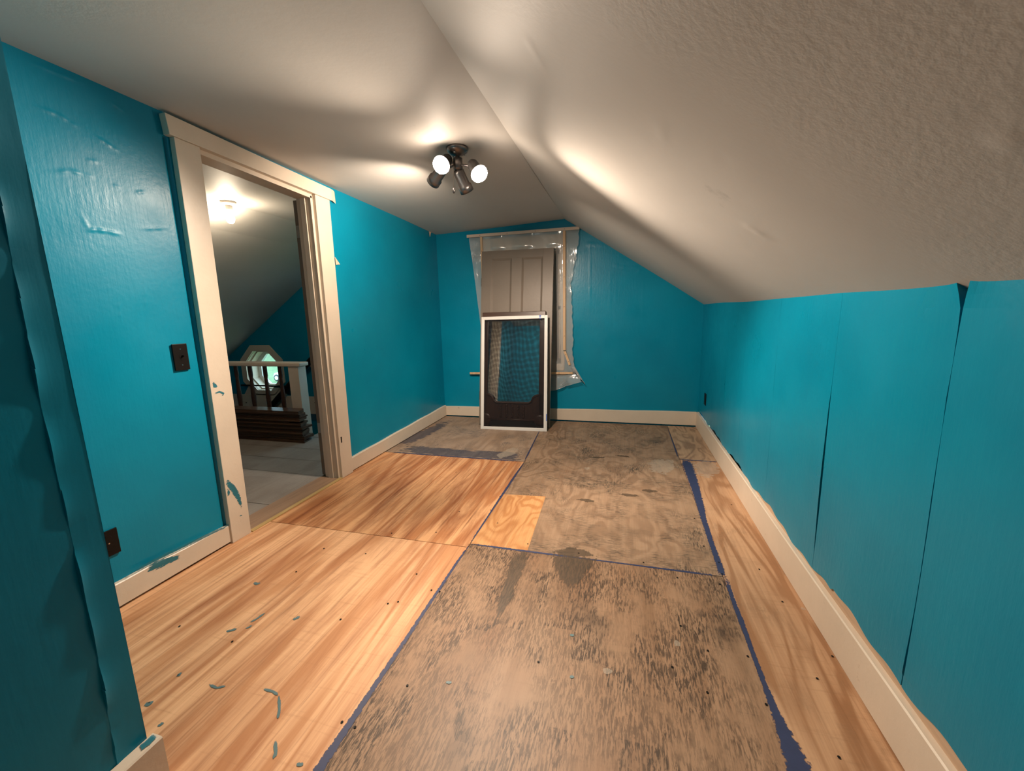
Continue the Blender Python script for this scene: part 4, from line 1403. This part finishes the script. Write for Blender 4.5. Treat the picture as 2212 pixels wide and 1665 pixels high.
# taupe four-panel door
w_, h_, tf, _, _ = leaning((0.505, 4.176, 0.001), (1.305, 4.176, 0.001), (0.560, 4.418, 1.868), (1.330, 4.418, 1.850))
ld = empty('leaning_door', 'taupe four-panel door leaning against the plastic covered window', 'door')
panel_door(ld, tf, w_, h_, 0.034, 'taupe')
for v in (0.27, 1.5):
    me = box(-0.004, 0.0, 0.004, 0.03, v, v + 0.09)
    for vt in me.vertices:
        vt.co = tf(vt.co)
    link('hinge_leaf', me, 'plate', ld)

# dark carved mirror
w_, h_, tf, _, _ = leaning((0.570, 4.085, 0.001), (1.268, 4.095, 0.001), (0.585, 4.287, 1.217), (1.262, 4.287, 1.222))
mir = empty('wall_mirror', 'dark carved wood mirror with spindle panel behind the white screen', 'mirror')


def mpart(nm, me, mat, parent=mir, smooth=False):
    for vt in me.vertices:
        vt.co = tf(vt.co)
    me.update()
    return link(nm, me, mat, parent, smooth)


fw = 0.062
mpart('side_frame', box(0, fw, 0, 0.034, 0.09, h_ - fw, 0.004), 'mirrorwood')
mpart('side_frame', box(w_ - fw, w_, 0, 0.034, 0.09, h_ - fw, 0.004), 'mirrorwood')
mpart('top_frame', box(0, w_, -0.002, 0.034, h_ - fw, h_, 0.005), 'darkwood')
mpart('back_board', box(0.02, w_ - 0.02, 0.028, 0.034, 0.10, h_ - 0.02), 'mirrorwood')
mpart('mirror_glass', box(fw - 0.004, w_ - fw + 0.004, 0.016, 0.020, 0.27, h_ - fw + 0.004), 'mirror')
# arched apron with scooped shoulders above and legs below
top = [(fw - 0.005, 0.372)] + [(fw + 0.075 * math.sin(t), 0.300 + 0.072 * math.cos(t)) for t in np.linspace(0.2, 1.5, 7)] + [(fw + 0.11, 0.286)]
top2 = [(w_ - a, b) for a, b in top[::-1]]
prof = top + top2
low = [(w_ - 0.0, 0.372), (w_, 0.0), (w_ - 0.075, 0.0)]
low += [(w_ - 0.075 - 0.06 * math.sin(t), 0.11 * (1 - math.cos(t)) + 0.02) for t in np.linspace(0.1, 1.5, 5)]
low += [(0.075 + 0.06 * math.sin(t), 0.11 * (1 - math.cos(t)) + 0.02) for t in np.linspace(1.5, 0.1, 5)]
low += [(0.075, 0.0), (0.0, 0.0), (0.0, 0.372)]
low[3:13] = [(w_ - 0.078, 0.02), (w_ - 0.085, 0.05), (w_ - 0.105, 0.072), (w_ - 0.14, 0.080), (0.14, 0.080), (0.105, 0.072), (0.085, 0.05), (0.078, 0.02)]
mpart('apron', prism([(a, 0.0, b) for a, b in prof + low], (0, 0.015, 0)), 'mirrorwood')
edge_path = [(a, -0.004, b - 0.012) for a, b in prof]
mpart('apron_moulding', tube(edge_path, 0.012, 8), 'mirrorwood', smooth=True)
mpart('apron_moulding', tube([(0.06, -0.004, 0.095), (w_ - 0.06, -0.004, 0.095)], 0.011, 8), 'mirrorwood', smooth=True)
for s in (-1, 1):
    c = (w_ / 2 + s * (w_ / 2 - 0.048), -0.003, 0.10)
    mpart('carved_fan', lathe([(0.060, 0.0), (0.056, 0.010), (0.030, 0.006), (0.012, 0.012), (0, 0.013)], c, (0, -1, 0), 20), 'mirrorwood', smooth=True)
for k in range(5):
    u0 = w_ / 2 + (k - 2) * 0.062
    prof_s = []
    for q in range(19):
        zz1 = 0.120 + q * 0.0075
        prof_s.append((0.0085 + 0.0055 * (q % 2), zz1))
    mpart('spindle', lathe([(0.004, 0.114)] + prof_s + [(0.004, 0.262)], (u0, -0.006, 0), (0, 0, 1), 10), 'mirrorwood', smooth=False)

# white framed insect screen
w_, h_, tf, rotm, org = leaning((0.595, 4.012, 0.001), (1.310, 4.042, 0.001), (0.585, 4.232, 1.172), (1.292, 4.238, 1.185))
scr = empty('window_screen', 'white framed insect screen leaning in front of the dark mirror', 'window screen')


def spart(nm, me, mat, parent=scr):
    for vt in me.vertices:
        vt.co = tf(vt.co)
    me.update()
    return link(nm, me, mat, parent)


fw = 0.034
for nm, a in (('side_rail', (0, fw, 0.0, h_)), ('side_rail', (w_ - fw, w_, 0.0, h_)), ('end_rail', (fw, w_ - fw, h_ - fw, h_)), ('end_rail', (fw, w_ - fw, 0.0, fw))):
    r_ = spart(nm, box(a[0], a[1], 0.0, 0.014, a[2], a[3], 0.0025), 'whitemetal')
g0 = 0.020
for nm, a in (('spline', (g0, g0 + 0.005, g0, h_ - g0)), ('spline', (w_ - g0 - 0.005, w_ - g0, g0, h_ - g0)), ('spline', (g0, w_ - g0, h_ - g0 - 0.005, h_ - g0)), ('spline', (g0, w_ - g0, g0, g0 + 0.005))):
    spart(nm, box(a[0], a[1], -0.0015, 0.003, a[2], a[3], 0.001), 'porcelain')
# the woven mesh keeps its own axes so the wires follow the frame
rows = []
for v in np.linspace(fw - 0.004, h_ - fw + 0.004, 14):
    rows.append([(uu, 0.008 + 0.004 * math.sin(math.pi * (uu - fw) / (w_ - 2 * fw)) * math.sin(math.pi * v / h_), v) for uu in np.linspace(fw - 0.004, w_ - fw + 0.004, 12)])
mo = link('screen_mesh', strip_mesh(rows), 'mesh', scr, smooth=True)
mo.matrix_local = Matrix.Translation(org) @ rotm
spart('tape_piece', box(w_ - 0.088, w_ - 0.070, -0.0012, 0.001, h_ - 0.038, h_ + 0.0008), 'tape')
spart('tape_piece', box(w_ - 0.008, w_ + 0.0008, -0.0010, 0.003, 0.11, 0.18), 'tape')

# ================================================================== SWITCH, OUTLETS
def wall_plate(name, label, y0, y1, z0, z1, x, kind):
    o = empty(name, label, 'switch' if kind == 'switch' else 'outlet')
    link('cover_plate', box(x - 0.001, x + 0.006, y0, y1, z0, z1, 0.0025), 'plate', o)
    yc, zc = (y0 + y1) / 2, (z0 + z1) / 2
    for dz in ((0.038, -0.038) if kind == 'switch' else (0.0,)):
        link('screw', lathe([(0, 0), (0.0035, 0), (0.003, 0.0012), (0, 0.0015)], (x + 0.006, yc, zc + dz), (1, 0, 0), 10), 'chrome', o)
    if kind == 'switch':
        link('toggle_hole', prism([(x + 0.0062, yc + a, zc + b) for a, b in [(-0.010, 0.004), (-0.004, 0.014), (0.002, 0.010), (0.010, 0.012), (0.007, 0.0), (0.009, -0.010), (0.0, -0.016), (-0.006, -0.008)]], (0.0006, 0, 0)), 'plate', o)
        link('toggle', hexa([(x + 0.006, yc + 0.002, zc + 0.000), (x + 0.018, yc + 0.003, zc + 0.004), (x + 0.018, yc + 0.009, zc + 0.004), (x + 0.006, yc + 0.010, zc),
                             (x + 0.006, yc + 0.002, zc + 0.008), (x + 0.018, yc + 0.003, zc + 0.009), (x + 0.018, yc + 0.009, zc + 0.009), (x + 0.006, yc + 0.010, zc + 0.008)]), 'plate', o)
    else:
        for dz in (0.02, -0.02):
            link('receptacle', lathe([(0.0, 0), (0.015, 0), (0.014, 0.002), (0, 0.002)], (x + 0.0055, yc, zc + dz), (1, 0, 0), 16), 'plate', o)
    return o


wall_plate('light_switch', 'brown switch plate with a broken toggle on the teal wall', 1.477, 1.547, 0.970, 1.098, XL + 0.004, 'switch')
wall_plate('power_outlet', 'dark outlet plate low on the wall beside the boxed-out corner', 1.062, 1.134, 0.238, 0.350, XL + 0.003, 'outlet')
ro = empty('outlet_box', 'black open outlet box low on the knee wall near the far corner', 'outlet')
pa, pb = at(1519, 848, 0, XR), at(1519, 874, 0, XR)
link('box_rim', box(XR - 0.004, XR + 0.004, 4.13, 4.205, 0.305, 0.415, 0.002), 'plate', ro)
link('box_cavity', box(XR - 0.0045, XR - 0.0035, 4.142, 4.193, 0.318, 0.402), 'plate', ro)

# ================================================================== SPOTLIGHT FIXTURE
HUB = Vector((1.105, 2.42, zceil(1.1, 2.42)))
sp_ = empty('ceiling_spotlight', 'metal ceiling fixture with four swivelling spotlight heads', 'ceiling lamp')
link('canopy', lathe([(0, -0.003), (0.062, -0.003), (0.064, 0.006), (0.058, 0.018), (0.040, 0.032), (0.018, 0.040), (0, 0.041)], HUB, (0, 0, -1), 28), 'metal', sp_, True)
link('stem', lathe([(0.012, 0.036), (0.012, 0.05), (0.027, 0.054), (0.027, 0.108), (0.020, 0.116), (0, 0.118)], HUB, (0, 0, -1), 20), 'metal', sp_, True)
for a in (0.5, 2.6, 4.7):
    link('knob', lathe([(0, 0), (0.005, 0), (0.006, 0.006), (0, 0.009)], HUB + Vector((0.042 * math.cos(a), 0.042 * math.sin(a), -0.030)), (0.3 * math.cos(a), 0.3 * math.sin(a), -1), 10), 'chrome', sp_, True)


def spot(back, axis, lit, power=1.0, cone=125):
    """head whose rear end sits at back, opening along axis"""
    ax = Vector(axis).normalized()
    b = HUB + Vector(back)
    if lit == 'bulb':
        prof_h = [(0.0, 0.0), (0.014, 0.001), (0.027, 0.006), (0.032, 0.018), (0.033, 0.070), (0.040, 0.084), (0.050, 0.096), (0.0485, 0.0965), (0.039, 0.086), (0.031, 0.072), (0.030, 0.02), (0, 0.012)]
        prof_b = [(0.013, 0.02), (0.014, 0.045), (0.022, 0.060), (0.036, 0.080), (0.0465, 0.094)]
        prof_f = [(0.0465, 0.094), (0.048, 0.102), (0.046, 0.112), (0.038, 0.122), (0.022, 0.130), (0, 0.133)]
    else:
        prof_h = [(0.0, 0.0), (0.014, 0.001), (0.027, 0.006), (0.033, 0.018), (0.034, 0.095), (0.041, 0.100), (0.042, 0.136), (0.0405, 0.136), (0.0395, 0.102), (0.032, 0.096), (0.030, 0.02), (0, 0.012)]
        prof_b = [(0.013, 0.02), (0.014, 0.060), (0.020, 0.080), (0.026, 0.100)]
        prof_f = [(0.026, 0.100), (0.029, 0.113), (0.028, 0.124), (0.022, 0.133), (0.012, 0.138), (0, 0.140)]
    h = link('spot_head', lathe(prof_h, b, ax, 28), 'metal', sp_, True)
    bl = link('bulb', lathe(prof_b, b, ax, 24), 'porcelain', h, True)
    link('bulb_face', lathe(prof_f, b, ax, 24), lit, bl, True)
    ld_ = bpy.data.lights.new('reflector_beam', 'SPOT')
    ld_.energy = SPOT_W * power
    ld_.color = LAMP_COL
    ld_.spot_size = math.radians(cone)
    ld_.spot_blend = 0.75
    ld_.shadow_soft_size = 0.035
    lo_ = bpy.data.objects.new('reflector_beam', ld_)
    COL.objects.link(lo_)
    lo_.location = b + ax * 0.150
    lo_.rotation_euler = ax.to_track_quat('-Z', 'Y').to_euler()
    lo_.parent = bl
    link('swivel_arm', tube([HUB + Vector((0, 0, -0.085)), (HUB + Vector((0, 0, -0.085))) * 0.35 + (b + ax * 0.035) * 0.65, b + ax * 0.04], 0.006, 8), 'metal', h)
    return h


spot((-0.052, -0.010, -0.052), (-0.12, -0.78, -0.56), 'bulb', 1.9, 115)
spot((0.090, -0.022, -0.094), (0.080, -0.050, -0.104), 'bulb', 1.9, 107)
spot((-0.010, 0.010, -0.105), (0.20, 0.56, -0.78), 'bulb_low', 1.4, 125)
spot((-0.095, 0.020, -0.080), (-0.108, 0.060, -0.066), 'bulb_low', 0.72, 143)
pc = HUB + Vector((-0.022, -0.012, -0.10))
ch_ = link('pull_chain', tube([pc, pc + Vector((-0.004, 0, -0.05)), pc + Vector((-0.006, 0, -0.115))], 0.0016, 6), 'chrome', sp_)
link('chain_knob', lathe([(0, 0), (0.004, 0.002), (0.008, 0.012), (0.008, 0.024), (0.004, 0.032), (0, 0.033)], pc + Vector((-0.006, 0, -0.112)), (0, 0, -1), 12), 'metal', ch_, True)

# ================================================================== OUTSIDE THE HALL WINDOW
ground = link('lawn', pyd([(-90, HG + 0.4, -4.7), (40, HG + 0.4, -4.7), (40, 120, -4.7), (-90, 120, -4.7)], [(0, 1, 2, 3)]), 'grass')
tag(ground, 'sunlit lawn seen through the octagonal window', 'lawn', kind='structure')
# white car on the lawn
cp = at(598, 816, 2, -4.37)
car = empty('car', 'white car parked on the lawn outside the octagonal window', 'car', (cp.x + 1.35, cp.y + 0.85, -4.7))
body = [(-1.72, 0.30), (-1.76, 0.55), (-1.66, 0.76), (-1.0, 0.92), (-0.45, 1.38), (0.9, 1.42), (1.5, 0.98), (2.1, 0.90), (2.2, 0.55), (2.1, 0.30)]
link('body', prism([(a, -0.85, b) for a, b in body], (0, 1.7, 0), 0.04), 'carwhite', car)
link('side_window', prism([(a, -0.86, b) for a, b in [(-0.85, 0.95), (-0.40, 1.30), (0.85, 1.34), (1.25, 1.0)]], (0, 0.02, 0)), 'tyre', car)
for wx in (-1.35, 1.35):
    for yy in (-0.86, 0.70):
        wh_ = link('wheel', lathe([(0.20, -0.02), (0.32, 0.0), (0.33, 0.08), (0.33, 0.16), (0.2, 0.18)], (wx, yy - 0.02, 0.33), (0, 1, 0), 20), 'tyre', car, True)
        link('hub_cap', lathe([(0, -0.03), (0.2, -0.02), (0.2, 0.18), (0, 0.19)], (wx, yy - 0.02, 0.33), (0, 1, 0), 16), 'carwhite', wh_)
# trees
for i, (tx, ty, th) in enumerate([(-48, 56, 13), (-60, 64, 15), (-37, 66, 14), (-74, 66, 16), (-26, 70, 14)]):
    tr0 = empty('tree', ['round leafy tree at the lawn edge beyond the white car', 'tall leafy tree behind the round one outside', 'leafy tree close beside the round one outside',
                         'tallest leafy tree far beyond the lawn', 'leafy tree at the far end of the lawn'][i], 'tree', (tx, ty, -4.7))
    link('trunk', lathe([(0.28, 0), (0.2, th * 0.3), (0.1, th * 0.6), (0, th * 0.62)], (0, 0, 0), (0, 0, 1), 8), 'bark', tr0)
    n = 2600
    r0 = np.random.default_rng(100 + i)
    dirv = r0.normal(size=(n, 3))
    dirv /= np.linalg.norm(dirv, axis=1)[:, None]
    rad = r0.uniform(0.35, 1, n) ** 0.5
    c = dirv * rad[:, None] * np.array([th * 0.34, th * 0.34, th * 0.36]) + np.array([0, 0, th * 0.60])
    vs, fs = [], []
    for k in range(n):
        a, b2 = r0.normal(size=3), r0.normal(size=3)
        a *= 0.26 / np.linalg.norm(a)
        b2 *= 0.26 / np.linalg.norm(b2)
        base = len(vs)
        vs += [tuple(c[k] - a), tuple(c[k] + b2), tuple(c[k] + a), tuple(c[k] - b2)]
        fs.append((base, base + 1, base + 2, base + 3))
    o = link('foliage', pyd(vs, fs), 'leaf', tr0)
    o['kind'] = 'stuff'
